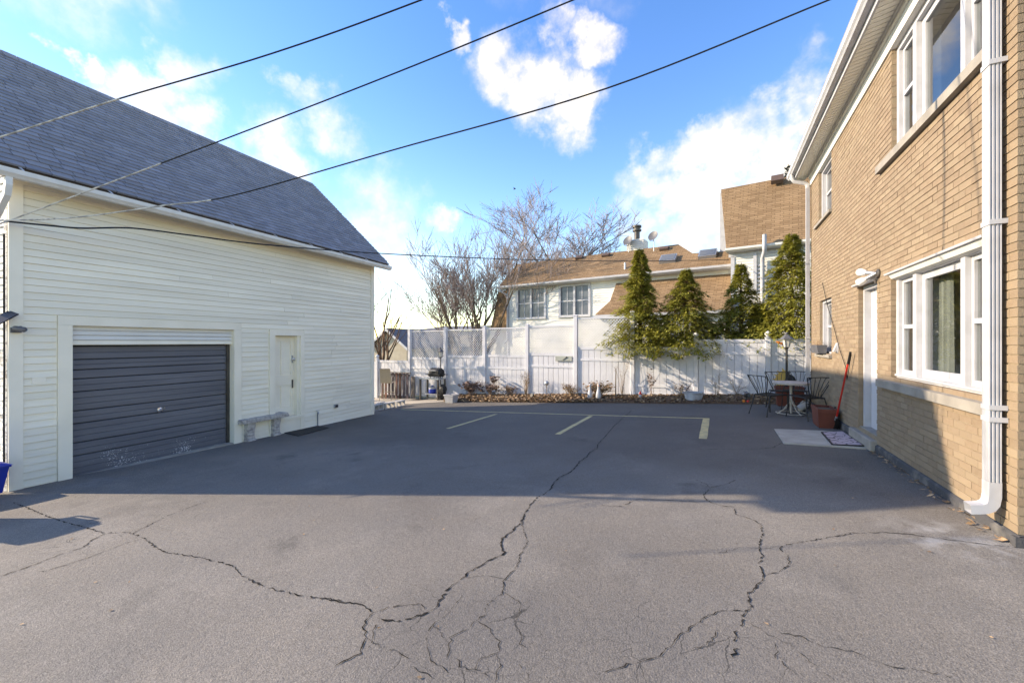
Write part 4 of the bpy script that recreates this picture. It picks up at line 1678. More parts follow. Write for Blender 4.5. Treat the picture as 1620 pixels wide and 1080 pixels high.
# ------------------------------------------------------------------ neighbour's house behind the fence
N0 = on_plane(789, 453, (0, 0, 1), 4.88)
ND = Vector((.9894, -.145, 0))
NN = Vector((.145, .9894, 0))
nrot = math.atan2(-.145, .9894)
nbh = thing('neighbour_house', 'white sided house with brown shingle roofs behind the fence', 'house', (N0.x, N0.y, 0), nrot)
N00 = Vector((N0.x, N0.y, 0))


def nb(px, py, ly):
    p = on_plane(px, py, NN, NN.dot(N00) + ly)
    q = p - N00
    return Vector((q.dot(ND), q.dot(NN), p.z))


def roof_slab(name, poly, thick, m, parent, vdir):
    """slab with shingle UVs: u along local x, v along the slope"""
    poly = [Vector(p) for p in poly]
    mb = MB().prism(poly, Vector((0, 0, -thick)))
    me = mb.mesh(name, m)
    uv = me.uv_layers.new(name='UVMap')
    vd = Vector(vdir).normalized()
    ud = Vector((1, 0, 0)) if abs(vd.x) < .5 else Vector((0, 1, 0))
    for lp in me.loops:
        co = me.vertices[lp.vertex_index].co
        uv.data[lp.index].uv = (co.dot(ud), co.dot(vd))
    return link(name, me, parent)


GZN = -1.3
EZ = 4.88
RLY, RZN = 2.2, 6.62
slope = Vector((0, RLY, RZN - EZ))
# front slope: eave left, ridge left, ridge right end, step down, right, eave right


def on_front_slope(px, py):
    n = Vector((0, -(RZN - EZ), RLY))
    nw = ND * n.x + NN * n.y + Vector((0, 0, n.z))
    p = on_plane(px, py, nw, nw.dot(N00 + Vector((0, 0, EZ))))
    q = p - N00
    return Vector((q.dot(ND), q.dot(NN), p.z))


A = on_front_slope(788, 454)
B = on_front_slope(817.5, 418)
C_ = on_front_slope(1073, 386.5)
D_ = on_front_slope(1095.5, 400.5)
E_ = on_front_slope(1158, 396.5)
F_ = on_front_slope(1158, 418.5)
roof_slab('roof', [A, F_, E_, D_, C_, B], .07, 'brown_roof', nbh, slope)
# back slopes (mirror)
roof_slab('roof', [B + Vector((0, .01, 0)), C_ + Vector((0, .01, 0)), C_ + Vector((0, 4.5, -3.2)), B + Vector((0, 4.5, -3.2))], .07, 'brown_roof', nbh, (0, 1, -.7))
roof_slab('roof', [D_ + Vector((0, .02, -.02)), E_ + Vector((0, .02, -.02)), E_ + Vector((0, 3.5, -2.4)), D_ + Vector((0, 3.5, -2.4))], .07, 'brown_roof', nbh, (0, 1, -.7))
WL = nb(803, 515, .4).x


def siding_rows(mb, x0, x1, y, z0, z1_, e, holes=(), t=.02):
    z = z0
    while z < z1_ - .01:
        zt = min(z + e, z1_)
        for a, b in spans(x0, x1, (z + zt) / 2, holes):
            mb.prism([(a, y, z), (a, y - t, z + .004), (a, y - .003, zt), (a, y, zt)], (b - a, 0, 0))
        z += e


wz = []
for a, b in (((817.5, 455.6), (864.5, 503.7)), ((884.4, 450.9), (934.8, 500))):
    p, q = nb(*a, .4), nb(*b, .4)
    wz.append((p.x, q.x, q.z, p.z))
mb = MB()
grid_holes(mb, WL, 12.6, GZN, 4.80, wz, lambda a, b, c, d_: mb.box(a, b, .4, .6, c, d_))
mb.build('wall', 'siding', nbh)
MB().box(WL, WL + .2, .6, 6.0, GZN, 4.8).build('wall', 'siding', nbh)
MB().box(WL, 12.6, 3.6, 6.0, GZN, 4.6).build('wall', 'siding', nbh)
mb = MB()
siding_rows(mb, WL + .10, 12.6, .4, 1.2, 4.62, .125, wz)
mb.build('siding', 'siding', nbh, kind='stuff')
MB().box(WL - .02, WL + .10, .36, .52, GZN, 4.7).build('corner_board', 'white', nbh)
MB().box(WL - .02, 12.5, .365, .4, 4.625, 4.80).build('frieze_board', 'siding', nbh)
# left flank: steep lower roof running down beside the wall
a1, a2_, a3, a4 = nb(803, 459, .55), nb(803, 517, .55), nb(776, 520, .9), nb(789, 462, .9)
roof_slab('roof', [a4, a3, a2_, a1], .12, 'brown_roof', nbh, (.2, 0, 1))
MB().box(WL - 2.5, WL - .03, 1.2, 5.5, GZN, 2.6).build('wall', 'siding', nbh)

for (x0, x1, z0, z1_) in wz:
    fo = bpy.data.objects.new('window', MB().box(x0, x1, .30, .42, z0 - .02, z0 + .10).mesh('window', 'white'))
    col.objects.link(fo)
    fo.parent = nbh
    c = .13
    MB().box(x0, x0 + c, .33, .44, z0 + .10, z1_ - c).build('casing', 'white', fo)
    MB().box(x1 - c, x1, .33, .44, z0 + .10, z1_ - c).build('casing', 'white', fo)
    MB().box(x0, x1, .33, .44, z1_ - c, z1_).build('casing', 'white', fo)
    xm = (x0 + x1) / 2
    MB().box(xm - .06, xm + .06, .34, .44, z0 + .10, z1_ - c).build('mullion', 'white', fo)
    zm = (z0 + z1_) / 2 - .02
    for a, b in ((x0 + c, xm - .06), (xm + .06, x1 - c)):
        MB().box(a, b, .40, .44, zm - .03, zm + .03).build('meeting_rail', 'white', fo)
        MB().box((a + b) / 2 - .018, (a + b) / 2 + .018, .405, .425, z0 + .1, z1_ - c).build('muntin', 'white', fo)
        MB().box(a, b, .425, .432, z0 + .1, zm - .03).build('pane', 'screen_glass', fo)
        MB().box(a, b, .43, .437, zm + .03, z1_ - c).build('pane', 'screen_glass', fo)
# gutter on the main eave, with its downspout at the left corner
MB().prism([(A.x - .05, -.02, 4.87), (A.x - .05, -.14, 4.87), (A.x - .05, -.13, 4.78), (A.x - .05, -.06, 4.72), (A.x - .05, -.02, 4.72)], (12.55 - A.x, 0, 0)).build('gutter', 'white', nbh)
MB().box(A.x, 12.5, -.02, .40, 4.70, 4.73).build('soffit', 'white', nbh)
MB().tube([(.12, -.08, 4.74), (.12, -.05, 4.6), (WL + .06, .28, 4.35), (WL + .06, .30, 4.1), (WL + .06, .30, 1.6), (WL - .1, .2, 1.45)], .055, 8).build('downspout', 'white', nbh, True)

# lower flared roof on the right half
T0, T1 = nb(975, 448, .385), nb(1156, 437, .385)
M0 = nb(965, 476, -.55)
B0, B1 = nb(942, 497, -1.2), nb(1156, 489.5, -1.2)
M1 = Vector((B1.x, -.55, M0.z))
roof_slab('shed_roof', [T0, M0, M1, Vector((B1.x, .385, T0.z))], .06, 'brown_roof', nbh, (0, -.9, -.95))
roof_slab('shed_roof', [M0, B0, B1, M1], .06, 'brown_roof', nbh, (0, -.65, -.7))
MB().prism([(T0.x + .05, .39, T0.z - .1), (M0.x + .06, -.5, M0.z - .1), (B0.x + .15, -1.1, B0.z - .08), (B0.x + .15, -1.1, B0.z - .30), (B0.x + .15, .39, B0.z - .3)], (.12, 0, 0)).build('cheek_wall', 'siding', nbh)
MB().box(B0.x - .05, B1.x, -1.32, -1.2, B0.z - .16, B0.z - .05).build('gutter', 'white', nbh)
mb = MB()
hz = [(9.3, 10.6, 1.2, 2.3), (11.0, 12.2, 1.2, 2.3)]
grid_holes(mb, B0.x + .2, 12.4, GZN, B0.z - .2, hz, lambda a, b, c, d_: mb.box(a, b, -.95, -.8, c, d_))
mb.build('wall', 'siding', nbh)
for x0, x1, z0, z1_ in hz:
    fo = bpy.data.objects.new('window', MB().box(x0, x1, -1.0, -.94, z0, z0 + .08).mesh('window', 'white'))
    col.objects.link(fo)
    fo.parent = nbh
    MB().box(x0, x0 + .08, -1.0, -.94, z0 + .08, z1_).build('casing', 'white', fo)
    MB().box(x1 - .08, x1, -1.0, -.94, z0 + .08, z1_).build('casing', 'white', fo)
    MB().box(x0 + .08, x1 - .08, -.93, -.92, z0 + .08, z1_).build('pane', 'screen_glass', fo)

# tall block with the steep roof
TY = -1.0
e0, e1 = nb(1149, 393, TY), nb(1282, 377.5, TY)
t0, t1 = nb(1140.8, 294, .9), nb(1282, 279.5, .9)
zt = (t0.z + t1.z) / 2
ez = (e0.z + e1.z) / 2
XR = 19.5
roof_slab('tall_roof', [(e0.x, TY, ez), (XR, TY, ez), (XR, .9, zt), (t0.x, .9, zt)], .10, 'brown_roof', nbh, (0, 1.9, zt - ez))
roof_slab('tall_roof', [(t0.x, .91, zt), (XR, .91, zt), (XR, 5, zt - 3), (t0.x, 5, zt - 3)], .10, 'brown_roof', nbh, (0, 1, -.7))
bx0 = nb(1139.0, 340, 1.0).x
MB().prism([(bx0, 1.02, zt - .14), (bx0, 1.02, 4.4), (bx0, 4.6, 4.4), (bx0, 4.6, zt - 2.85)], (.25, 0, 0)).build('gable_wall', 'siding', nbh)
MB().prism([(bx0, .98, zt - .12), (bx0, .98, 4.4), (e0.x + .25, .98, 4.4), (e0.x + .25, .98, zt - .14)], (0, .05, 0)).build('gable_trim', 'white', nbh)
wx0 = nb(1157, 440, -.7).x
MB().box(wx0, XR, -.68, 4.4, GZN, ez - .12).build('wall', 'siding', nbh)
mb = MB()
siding_rows(mb, wx0 + .12, XR, -.68, 1.2, ez - .32, .125)
mb.build('siding', 'siding', nbh, kind='stuff')
MB().box(wx0 - .02, wx0 + .12, -.72, -.6, GZN, ez - .3).build('corner_board', 'white', nbh)
MB().box(wx0 - .1, XR, -.72, -.68, ez - .34, ez - .13).build('frieze_board', 'white', nbh)
MB().prism([(e0.x - .03, TY - .0, ez - .02), (e0.x - .03, TY - .12, ez - .02), (e0.x - .03, TY - .11, ez - .10), (e0.x - .03, TY - .04, ez - .15), (e0.x - .03, TY, ez - .15)], (XR - e0.x, 0, 0)).build('gutter', 'gutter', nbh)
MB().box(e0.x, XR, TY, -.68, ez - .17, ez - .15).build('soffit', 'white', nbh)
p, q = nb(1194.5, 400, -.75), nb(1194.5, 462, -.75)
MB().box(p.x - .06, p.x + .06, -.80, -.70, q.z, p.z).build('downspout', 'white', nbh)
p, q = nb(1209.5, 371, -1.2), nb(1208.5, 480, -.85)
MB().tube([(p.x, -1.2, p.z), (p.x, -1.2, ez - .1), (p.x, -1.15, ez - .3), (q.x - .05, -.85, ez - .55), (q.x - .05, -.82, q.z)], .075, 10).build('vent_pipe', 'white', nbh, True)
lp = nb(1201.5, 420, -.72)
for k in range(9):
    MB().obox((lp.x, -.74, lp.z - .16 * k), (.14, .05, .07), Matrix.Rotation(R(-35), 3, 'X')).build('louvre', 'white', nbh)
p = nb(1230, 288, .75)
MB().prism([(p.x - .22, .55, zt - .32), (p.x + .22, .55, zt - .32), (p.x + .22, .80, zt - .02), (p.x - .22, .80, zt - .02)], (0, -.12, .12)).build('roof_vent', 'bronze_vent', nbh)

# things on the main roof
sn = Vector((0, -(RZN - EZ), RLY)).normalized()
su = slope.normalized()


def on_slope_box(px0, py0, w_, l_, h_, name, m, parent):
    c = on_front_slope(px0, py0)
    M3 = Matrix((Vector((1, 0, 0)), su, sn)).transposed()
    return MB().obox(c + sn * h_ / 2, (w_, l_, h_), M3).build(name, m, parent)


for px, py, ww in ((1057.5, 411.5, .75), (1120, 404, .75)):
    s_ = on_slope_box(px, py, ww, .62, .16, 'skylight', 'galv', nbh)
    c = on_front_slope(px, py)
    M3 = Matrix((Vector((1, 0, 0)), su, sn)).transposed()
    MB().obox(c + sn * .165, (ww - .12, .50, .02), M3).build('pane', 'skylight_glass', s_)
for px, py in ((917, 406), (959, 402), (1051, 392)):
    on_slope_box(px, py + 3, .42, .26, .13, 'roof_vent', 'bronze_vent', nbh)
for px, py, h_ in ((821, 425, .28), (989, 421, .30)):
    c = on_front_slope(px, py + 4)
    MB().tube([c - Vector((0, 0, .05)), c + Vector((0, 0, h_))], .055, 8).build('pipe', 'galv', nbh, True)
cx = on_front_slope(1006, 393)
ch = MB().box(cx.x - .45, cx.x + .45, RLY - .2, RLY + .6, RZN - .8, RZN + .42).build('chimney', 'siding', nbh)
for k in range(5):
    MB().box(cx.x - .47, cx.x + .47, RLY - .22, RLY + .62, RZN - .08 + .1 * k, RZN - .03 + .1 * k).build('course', 'white', ch)
MB().tube([(cx.x - .02, RLY + .2, RZN + .4), (cx.x - .02, RLY + .2, RZN + .95)], .15, 12).build('flue', 'darkmetal', ch, True)
MB().lathe([(.17, 0), (.24, .02), (.24, .10), (.17, .12), (.17, .2), (.24, .22), (.24, .32), (.0, .36)], 12, (cx.x - .02, RLY + .2, RZN + .92)).build('flue_cap', 'darkmetal', ch, True)
for px, py, hh in ((994.5, 385, .45), (1034.5, 379, .62)):
    c = on_front_slope(px, 398.5 if px < 1000 else 397)
    pole = MB().tube([c - Vector((0, 0, .1)), c + Vector((0, 0, hh))], .025, 6)
    dsh = thing('satellite_dish', 'grey satellite dish %s the chimney on the brown roof' % ('left of' if px < 1000 else 'right of'), 'dish', N00 + ND * c.x + NN * c.y + Vector((0, 0, c.z)), nrot, 'satellite dishes on the roof')
    MB().tube([(0, 0, -.1), (0, 0, hh - .1), (0, -.05, hh)], .025, 6).build('mast', 'galv', dsh, True)
    Mr = Matrix.Rotation(R(-14), 3, 'Z') @ Matrix.Rotation(R(68), 3, 'X')
    MB().lathe([(.0, .0), (.13, .012), (.22, .04), (.27, .065), (.27, .075), (.21, .052), (.12, .024), (.0, .012)], 20, (0, -.06, hh + .12), Mr).build('reflector', 'dish', dsh, True)
    MB().tube([(0, -.05, hh - .12), (-.10, -.32, hh - .16), (-.12, -.45, hh - .05)], .015, 6).build('feed_arm', 'galv', dsh, True)

# ------------------------------------------------------------------ small garage far left
g0 = on_y(615, 519, 24)
gar = thing('neighbour_garage', 'small tan garage with grey gable roof beyond the low fence', 'garage', (g0.x, 24, 0))
gpz, gez = g0.z, on_y(646, 546, 24).z
hw = 1.75
MB().prism([(-hw, 0, -1.5), (hw, 0, -1.5), (hw, 0, gez), (0, 0, gpz - .15), (-hw, 0, gez)], (0, 6, 0)).build('wall', 'tanwall', gar)
for sgn in (-1, 1):
    MB().prism([(0, -.3, gpz), (sgn * (hw + .3), -.3, gez - .2), (sgn * (hw + .3), -.3, gez - .28), (0, -.3, gpz - .1)], (0, 6.6, 0)).build('roof', 'greyroof', gar)
    MB().prism([(0, -.33, gpz - .0), (sgn * (hw + .32), -.33, gez - .2), (sgn * (hw + .32), -.33, gez - .4), (0, -.33, gpz - .22)], (0, .03, 0)).build('rake_board', 'white', gar)
gs = on_y(660, 518, 30)
shd = thing('neighbour_shed', 'low grey roofed outbuilding showing just above the lattice', 'shed', (gs.x, 30, 0))
MB().box(.3, 6.2, 0, 4, -1.6, gs.z - .35).build('wall', 'tanwall', shd)
MB().prism([(0, -.3, gs.z - .22), (0, -.3, gs.z - .34), (0, 4.3, gs.z + .1), (0, 4.3, gs.z + .26)], (6.6, 0, 0)).build('roof', 'greyroof', shd)


# ------------------------------------------------------------------ bare trees
def bare_tree(name, label, base, stems, lens, levels, seed, mats, ratio=.72, spread=.55, up=.25, r0=.12, kids=(3, 4), tip=.006, buds=0):
    rs = random.Random(seed)
    t = thing(name, label, 'tree', base, group='bare trees beyond the yard')
    trunk, limbs, twigs = MB(), MB(), MB()

    def grow(p, dv, L, r, lv):
        n = 4 if lv >= levels - 1 else 3
        pts, rad = [p], [r]
        dd = dv.copy()
        q = p.copy()
        for i in range(n):
            dd = (dd + Vector((rs.uniform(-1, 1), rs.uniform(-1, 1), rs.uniform(-.6, .8))) * .13 + Vector((0, 0, up * .12))).normalized()
            q = q + dd * L / n
            pts.append(q.copy())
            rad.append(max(tip * .7, r * (1 - .42 * (i + 1) / n)))
        mb = trunk if lv == levels else (limbs if lv >= levels - 1 else twigs)
        mb.tube(pts, rad, 6 if lv >= levels - 1 else 3, cap=False)
        if lv == 0:
            return
        nk = rs.randint(*kids) + (1 if lv == levels else 0)
        for k in range(nk):
            f = rs.uniform(.35, 1.0) if k < nk - 1 else 1.0
            i = min(n - 1, int(f * n))
            pp = pts[i].lerp(pts[min(i + 1, n)], f * n - i if i < n else 0)
            rr = rad[i] * rs.uniform(.5, .72)
            ax = Vector((rs.uniform(-1, 1), rs.uniform(-1, 1), rs.uniform(-.5, .5)))
            nd_ = (dd + ax.normalized() * spread * rs.uniform(.6, 1.3) + Vector((0, 0, up * .5))).normalized()
            grow(pp, nd_, L * ratio * rs.uniform(.75, 1.15), max(tip, rr), lv - 1)

    for (dx, dy, dvx, dvy, sc) in stems:
        grow(Vector((dx, dy, -.2)), Vector((dvx, dvy, 1)).normalized(), lens * sc, r0 * sc, levels)
    trunk.build('trunk', mats[0], t, True)
    if limbs.v:
        limbs.build('limb', mats[0], t, True)
    twigs.build('crown', mats[1], t)
    return t


p = on_y(742, 541, 23)
bare_tree('bare_tree', 'many stemmed bare tree between the lattice fence and the brown roof', (p.x, 23, -.9),
          [(0, 0, -.05, 0, 1.0), (.25, 0, .42, .05, 1.25), (-.2, .1, -.38, 0, .95), (-.1, -.2, -.16, -.1, 1.0), (.1, .2, .14, .2, 1.05), (-.3, 0, -.70, .1, .8), (.2, -.1, .28, -.2, .95)],
          3.9, 4, 5, ('bark', 'twig'), ratio=.70, spread=.68, up=.26, r0=.115, kids=(4, 5), tip=.013)
p = on_y(882, 541, 36)
bare_tree('bare_tree', 'round crowned bare tree standing behind the brown roof ridge', (p.x, 36, -1),
          [(0, 0, .0, 0, 1.0), (.3, 0, .30, 0, .95), (-.3, 0, -.25, .1, .9)], 8.4, 4, 9, ('bark', 'twig2'), ratio=.56, spread=.95, up=.12, r0=.20, kids=(6, 7), tip=.017)
p = on_y(606, 541, 15.2)
bare_tree('bare_tree', 'slender reddish bare tree behind the low fence by the barn', (p.x, 15.2, -.9),
          [(0, 0, .02, 0, 1.0), (.08, 0, .28, .1, .9), (-.15, 0, -.12, 0, 1.1)], 2.5, 3, 12, ('bark2', 'bark2'), ratio=.68, spread=.62, up=.2, r0=.085, kids=(2, 3), tip=.006)
bare_tree('bare_tree', 'thin bare tree behind the barn with twigs showing past its eave', (-14.7, 11.8, -.9),
          [(0, 0, .05, 0, 1.0), (.2, 0, .35, -.05, .95), (-.2, 0, -.2, .1, 1.0)], 2.5, 4, 15, ('bark2', 'twig'), ratio=.72, spread=.60, up=.15, r0=.095, kids=(3, 3), tip=.006)
p = on_y(662, 541, 26)
bare_tree('bare_tree', 'faint thin sapling rising over the lattice left of the big tree', (p.x, 26, -1),
          [(0, 0, .05, 0, 1.0), (.5, 0, .0, 0, .9)], 2.6, 3, 19, ('bark', 'twig2'), ratio=.55, spread=.5, up=.5, r0=.05, kids=(2, 4), tip=.008)


# ------------------------------------------------------------------ evergreens
def evergreen(label, x, y, ztop, rad, seed, zlow=.2, dens=1.0):
    rs = random.Random(seed)
    FTOP = 1.40 if x < -.6 else 1.62
    zb = gz(x, y) - .05
    t = thing('evergreen_tree', label, 'tree', (x, y, zb), group='evergreens leaning over the fence')
    H = ztop - zb
    MB().tube([(0, 0, -.1), (.02, 0, H * .4), (0, .02, H * .8), (.01, 0, H * 1.0)], [.09, .07, .03, .008], 7).build('trunk', 'bark', t, True)
    fol, br = MB(), MB()
    nb_ = int(270 * dens * H / 4.5)
    for i in range(nb_):
        f = (i + rs.random()) / nb_
        z = zlow + (H * .985 - zlow) * f ** 1.12
        g_ = (z - zlow) / (H - zlow)
        rmax = rad * 1.32 * (1 - g_) ** 1.08 * rs.choice((.5, .75, .9, 1.0, 1.1, 1.4)) * rs.uniform(.85, 1.12) + .05
        if g_ < .12:
            rmax *= .8 + g_
        a = i * 2.399 + rs.uniform(-.9, .9)
        dv = Vector((math.cos(a), math.sin(a), 0))
        pts = []
        for k in range(6):
            s_ = k / 5
            pts.append(dv * rmax * s_ + Vector((0, 0, z + rmax * (.30 * s_ - .62 * s_ * s_) + .12 * (1 - g_) * s_)))
        if not (y + pts[5].y < 13.75 and zb + min(q_.z for q_ in pts[2:]) < FTOP + .12):
            br.tube([pts[0], pts[2], pts[4]], [.012, .008, .004], 3, cap=False)
        side = Vector((-dv.y, dv.x, 0))
        n = int(30 + 90 * rmax / rad)
        for k in range(n):
            s_ = rs.uniform(.25, 1.0) ** .75
            j = min(4, int(s_ * 5))
            c = pts[j].lerp(pts[j + 1], s_ * 5 - j)
            lat = rs.uniform(-1, 1) * .42 * rmax * (1.08 - s_ * .55)
            c = c + side * lat + Vector((0, 0, -abs(lat) * .35 + rs.uniform(-.03, .05)))
            wy, wz_ = y + c.y, zb + c.z
            if wy < 13.62 and wz_ < FTOP + .03 and (wy > 13.38 or wz_ < FTOP - .30 + .08 * math.sin(9 * c.x)):
                continue
            dr = (dv * rs.uniform(.5, 1.1) + side * (lat * 2.6 / max(rmax, .1) + rs.uniform(-.35, .35)) + Vector((0, 0, rs.uniform(-.75, .15)))).normalized()
            L = rs.uniform(.07, .16)
            wv = dr.cross(Vector((rs.uniform(-.4, .4), rs.uniform(-.4, .4), 1))).normalized() * L * rs.uniform(.16, .26)
            # a frond: stem blade with two side blades
            e = c + dr * L
            m_ = c + dr * L * .35
            fol.add([c, m_ + wv * .55, e, m_ - wv * .55], [(0, 1, 2, 3)])
            for sg in (-1, 1):
                b0 = c + dr * L * rs.uniform(.2, .5)
                d2 = (dr + wv.normalized() * sg * rs.uniform(.7, 1.1)).normalized()
                e2 = b0 + d2 * L * .6
                w2 = d2.cross(Vector((0, 0, 1)))
                if w2.length > 1e-3:
                    w2 = w2.normalized() * L * .10
                fol.add([b0, b0.lerp(e2, .5) + w2, e2, b0.lerp(e2, .5) - w2], [(0, 1, 2, 3)])
    br.build('branches', 'bark2', t)
    fol.build('crown', 'spray', t)
    return t


def etree(px, top, y):
    p = on_y(px, top, y)
    return p.x, y, p.z


for px, top, y, rad, seed, lab, dn in ((1012, 392, 13.98, .95, 1, 'tall narrow evergreen beside the end of the lattice fence', 1.1), (1086, 424, 14.0, 1.25, 2, 'broad evergreen over the fence between lattice end and ball capped post', 1.15),
                                       (1172, 415, 14.7, 1.1, 3, 'thin topped evergreen in front of the white corner of the tall block', .95), (1203, 478, 14.5, .85, 4, 'short bushy evergreen, lowest of the row', .8),
                                       (1252, 368, 14.6, 1.45, 5, 'tallest evergreen at the right end, against the brick house', 1.3)):
    x, yy, z = etree(px, top, y)
    evergreen(lab, x, yy, z, rad, seed, dens=dn, zlow=1.0 if seed < 3 else .7)

# tip of a blue spruce over the tall roof
p = on_y(1247, 268, 40)
sp = thing('spruce_tree', 'blue spruce whose tip shows above the tall brown roof by the gutter', 'tree', (p.x, 40, -1))
MB().tube([(0, 0, 0), (0, 0, p.z + 1 + .4)], [.2, .03], 6).build('trunk', 'bark', sp)
fm = MB()
rs = random.Random(4)
for i in range(900):
    f = rs.random()
    z = 8 + (p.z + 1.2 - 8) * f
    r_ = (p.z + 1.5 - z) * .16 * rs.uniform(.3, 1)
    a = rs.uniform(0, 6.28)
    c = Vector((math.cos(a) * r_, math.sin(a) * r_, z))
    dd = Vector((math.cos(a), math.sin(a), rs.uniform(-.2, .5))).normalized() * rs.uniform(.2, .4)
    wv = dd.cross(Vector((0, 0, 1))).normalized() * .07
    fm.add([c, c + dd * .5 + wv, c + dd, c + dd * .5 - wv], [(0, 1, 2, 3)])
fm.build('crown', 'spruce', sp)

# ------------------------------------------------------------------ overhead cables
def at(px, py, Z):
    return O + pray(px, py) * Z


def cable(pts, r, m, label, pale=0):
    """smooth curve through points"""
    P = [Vector(p) for p in pts]
    out = []
    for i in range(len(P) - 1):
        p0, p1, p2, p3 = P[max(i - 1, 0)], P[i], P[i + 1], P[min(i + 2, len(P) - 1)]
        for k in range(8):
            t = k / 8
            out.append(.5 * ((2 * p1) + (p2 - p0) * t + (2 * p0 - 5 * p1 + 4 * p2 - p3) * t * t + (3 * p1 - p0 - 3 * p2 + p3) * t ** 3))
    out.append(P[-1])
    o = MB().tube(out, r, 6).build('overhead_cable', m, None, True)
    tag(o, label, 'cable', 'overhead cables')
    if pale:
        MB().tube(out[:pale], r * 1.12, 6).build('sunlit_overlay', 'cable_sunlit', o, True)  # pale overlay on the black cable, imitating sun on its left run


cable([at(-260, 294, 4.3), at(0, 217, 4.5), at(190, 156, 4.4), at(430, 85, 4.3), at(670, -1, 4.2), at(1100, -170, 4.2), at(1500, -340, 4.6)], .0085, 'cable_black', 'uppermost black cable crossing the barn roof and the left sky', 17)
A0 = bw(.10, -.02, 3.30)
cable([at(-60, 376, 5.3), at(0, 354, 5.55), at(60, 332, 5.6), at(330, 230, 5.2), at(620, 118, 4.8), at(905, 1, 4.5), at(1350, -188, 4.4), at(1500, -252, 5.0)], .0090, 'cable_black', 'middle cable rising from the barn corner across the sky', 23)
cable([at(-60, 352, 5.3), at(0, 349, 5.5), at(120, 344, 5.55), at(260, 325, 5.4), at(370, 309, 5.25), at(620, 238, 4.9), at(960, 140, 4.4), at(1310, 1, 4.15), at(1472, -63, 4.2)], .0090, 'cable_black', 'lowest long cable sweeping from the barn to the brick house gutter', 31)
e = nb(1153, 411, -1.0)
B_ = N00 + ND * e.x + NN * e.y + Vector((0, 0, e.z))


def zat(px, f):
    return f


cable([at(8, 350, 5.6), at(80, 357, 5.78), at(130, 361, 5.95), at(210, 361, 6.5), at(300, 372, 7.0), at(430, 388, 8.0), at(620, 402, 10.2), at(840, 411, 13.0), at(1000, 413, 15.5), tuple(B_)], .013, 'cable_black', 'black cable drooping under the barn eave towards the house behind')
# ------------------------------------------------------------------ by the barn
# concrete bench
ba, bb = on_g(400.6, 696), on_g(441, 687)
bc = (ba + bb) / 2
ben = thing('garden_bench', 'weathered concrete garden bench with rope edged seat by the garage door', 'bench', (bc.x - .07, bc.y - .10, gz(bc.x, bc.y)), DA)
SL, SW, SH = 1.04, .42, .40
seat = MB().cbox(-SW / 2, SW / 2, -SL / 2, SL / 2, SH - .0, SH + .085, .012).build('seat', 'stone_bench', ben)
rope = MB()
per = []
for i in range(26):
    per.append((SW / 2, -SL / 2 + SL * i / 25, 0))
for i in range(1, 11):
    per.append((SW / 2 - SW * i / 10, SL / 2, 0))
for i in range(1, 26):
    per.append((-SW / 2, SL / 2 - SL * i / 25, 0))
for i in range(1, 10):
    per.append((-SW / 2 + SW * i / 10, -SL / 2, 0))
for i, (x, y, _) in enumerate(per):
    rope.obox((x, y, SH + .045), (.04, .032, .085), Matrix.Rotation(R(28), 3, 'X') if abs(abs(x) - SW / 2) < .001 else Matrix.Rotation(R(28), 3, 'Y'))
rope.build('rope_edge', 'stone_bench', seat)
for s_ in (-1, 1):
    y = s_ * .30
    prof = [(-.16, 0), (.16, 0), (.165, .04), (.135, .06), (.125, .16), (.145, .24), (.165, .29), (.175, .36), (-.175, .36), (-.165, .29), (-.145, .24), (-.125, .16), (-.135, .06), (-.165, .04)]
    lg = MB().prism([(x, y - .085, z_ * 1.11) for x, z_ in prof], (0, .17, 0)).build('leg', 'stone_bench', ben)
    MB().cbox(-.17, .175, y - .095, y + .095, .0, .05, .01).build('foot', 'stone_bench', lg)
    for k in range(5):
        MB().cbox(.12, .158, y - .065, y + .065, .065 + k * .062, .118 + k * .062, .008).build('carving', 'stone_bench', lg)

mts = [on_g(*q) for q in ((447, 684.5), (490, 671.5), (520, 677), (472, 690))]
tag(MB().prism([(v.x, v.y, gz(v.x, v.y) + .004) for v in reversed(mts)], (0, 0, .012)).build('rubber_mat', 'rubber'), 'flat black rubber mat on the asphalt below the side door', 'mat')


def cart(x, y, rz, label, sc=1.0):
    t = thing('wheeled_bin', label, 'bin', (x, y, gz(x, y)), rz, 'blue wheeled bins in front of the barn')
    H = .95 * sc
    b = MB()
    r = [(-.24, -.26), (.24, -.26), (.24, .26), (-.24, .26)]
    for z_, s_ in ((.06, .82), (H * .9, 1.0), (H * .9, 1.06), (H * .95, 1.06)):
        b.v += [(px_ * s_, py_ * s_, z_) for px_, py_ in r]
    for k in range(3):
        for i in range(4):
            j = (i + 1) % 4
            b.f.append((k * 4 + i, k * 4 + j, k * 4 + 4 + j, k * 4 + 4 + i))
    b.f.append((3, 2, 1, 0))
    b.build('body', 'blue_bin', t)
    MB().add([(-.27, -.29, H * .955), (.27, -.29, H * .955), (.27, .29, H * .955), (-.27, .29, H * .955), (-.2, -.2, H * 1.04), (.2, -.2, H * 1.04), (.2, .2, H * 1.06), (-.2, .2, H * 1.06)], [(0, 1, 5, 4), (1, 2, 6, 5), (2, 3, 7, 6), (3, 0, 4, 7), (4, 5, 6, 7), (3, 2, 1, 0)]).build('lid', 'blue_bin', t)
    for s_ in (-1, 1):
        MB().lathe([(.10, -.025), (.12, -.02), (.12, .02), (.10, .025)], 14, (s_ * .22, .24, .12), Matrix.Rotation(R(90), 3, 'Y')).build('wheel', 'black', t, True)
    MB().tube([(-.2, .27, H * .9), (-.2, .34, H * .93), (.2, .34, H * .93), (.2, .27, H * .9)], .015, 6).build('handle', 'blue_bin', t, True)


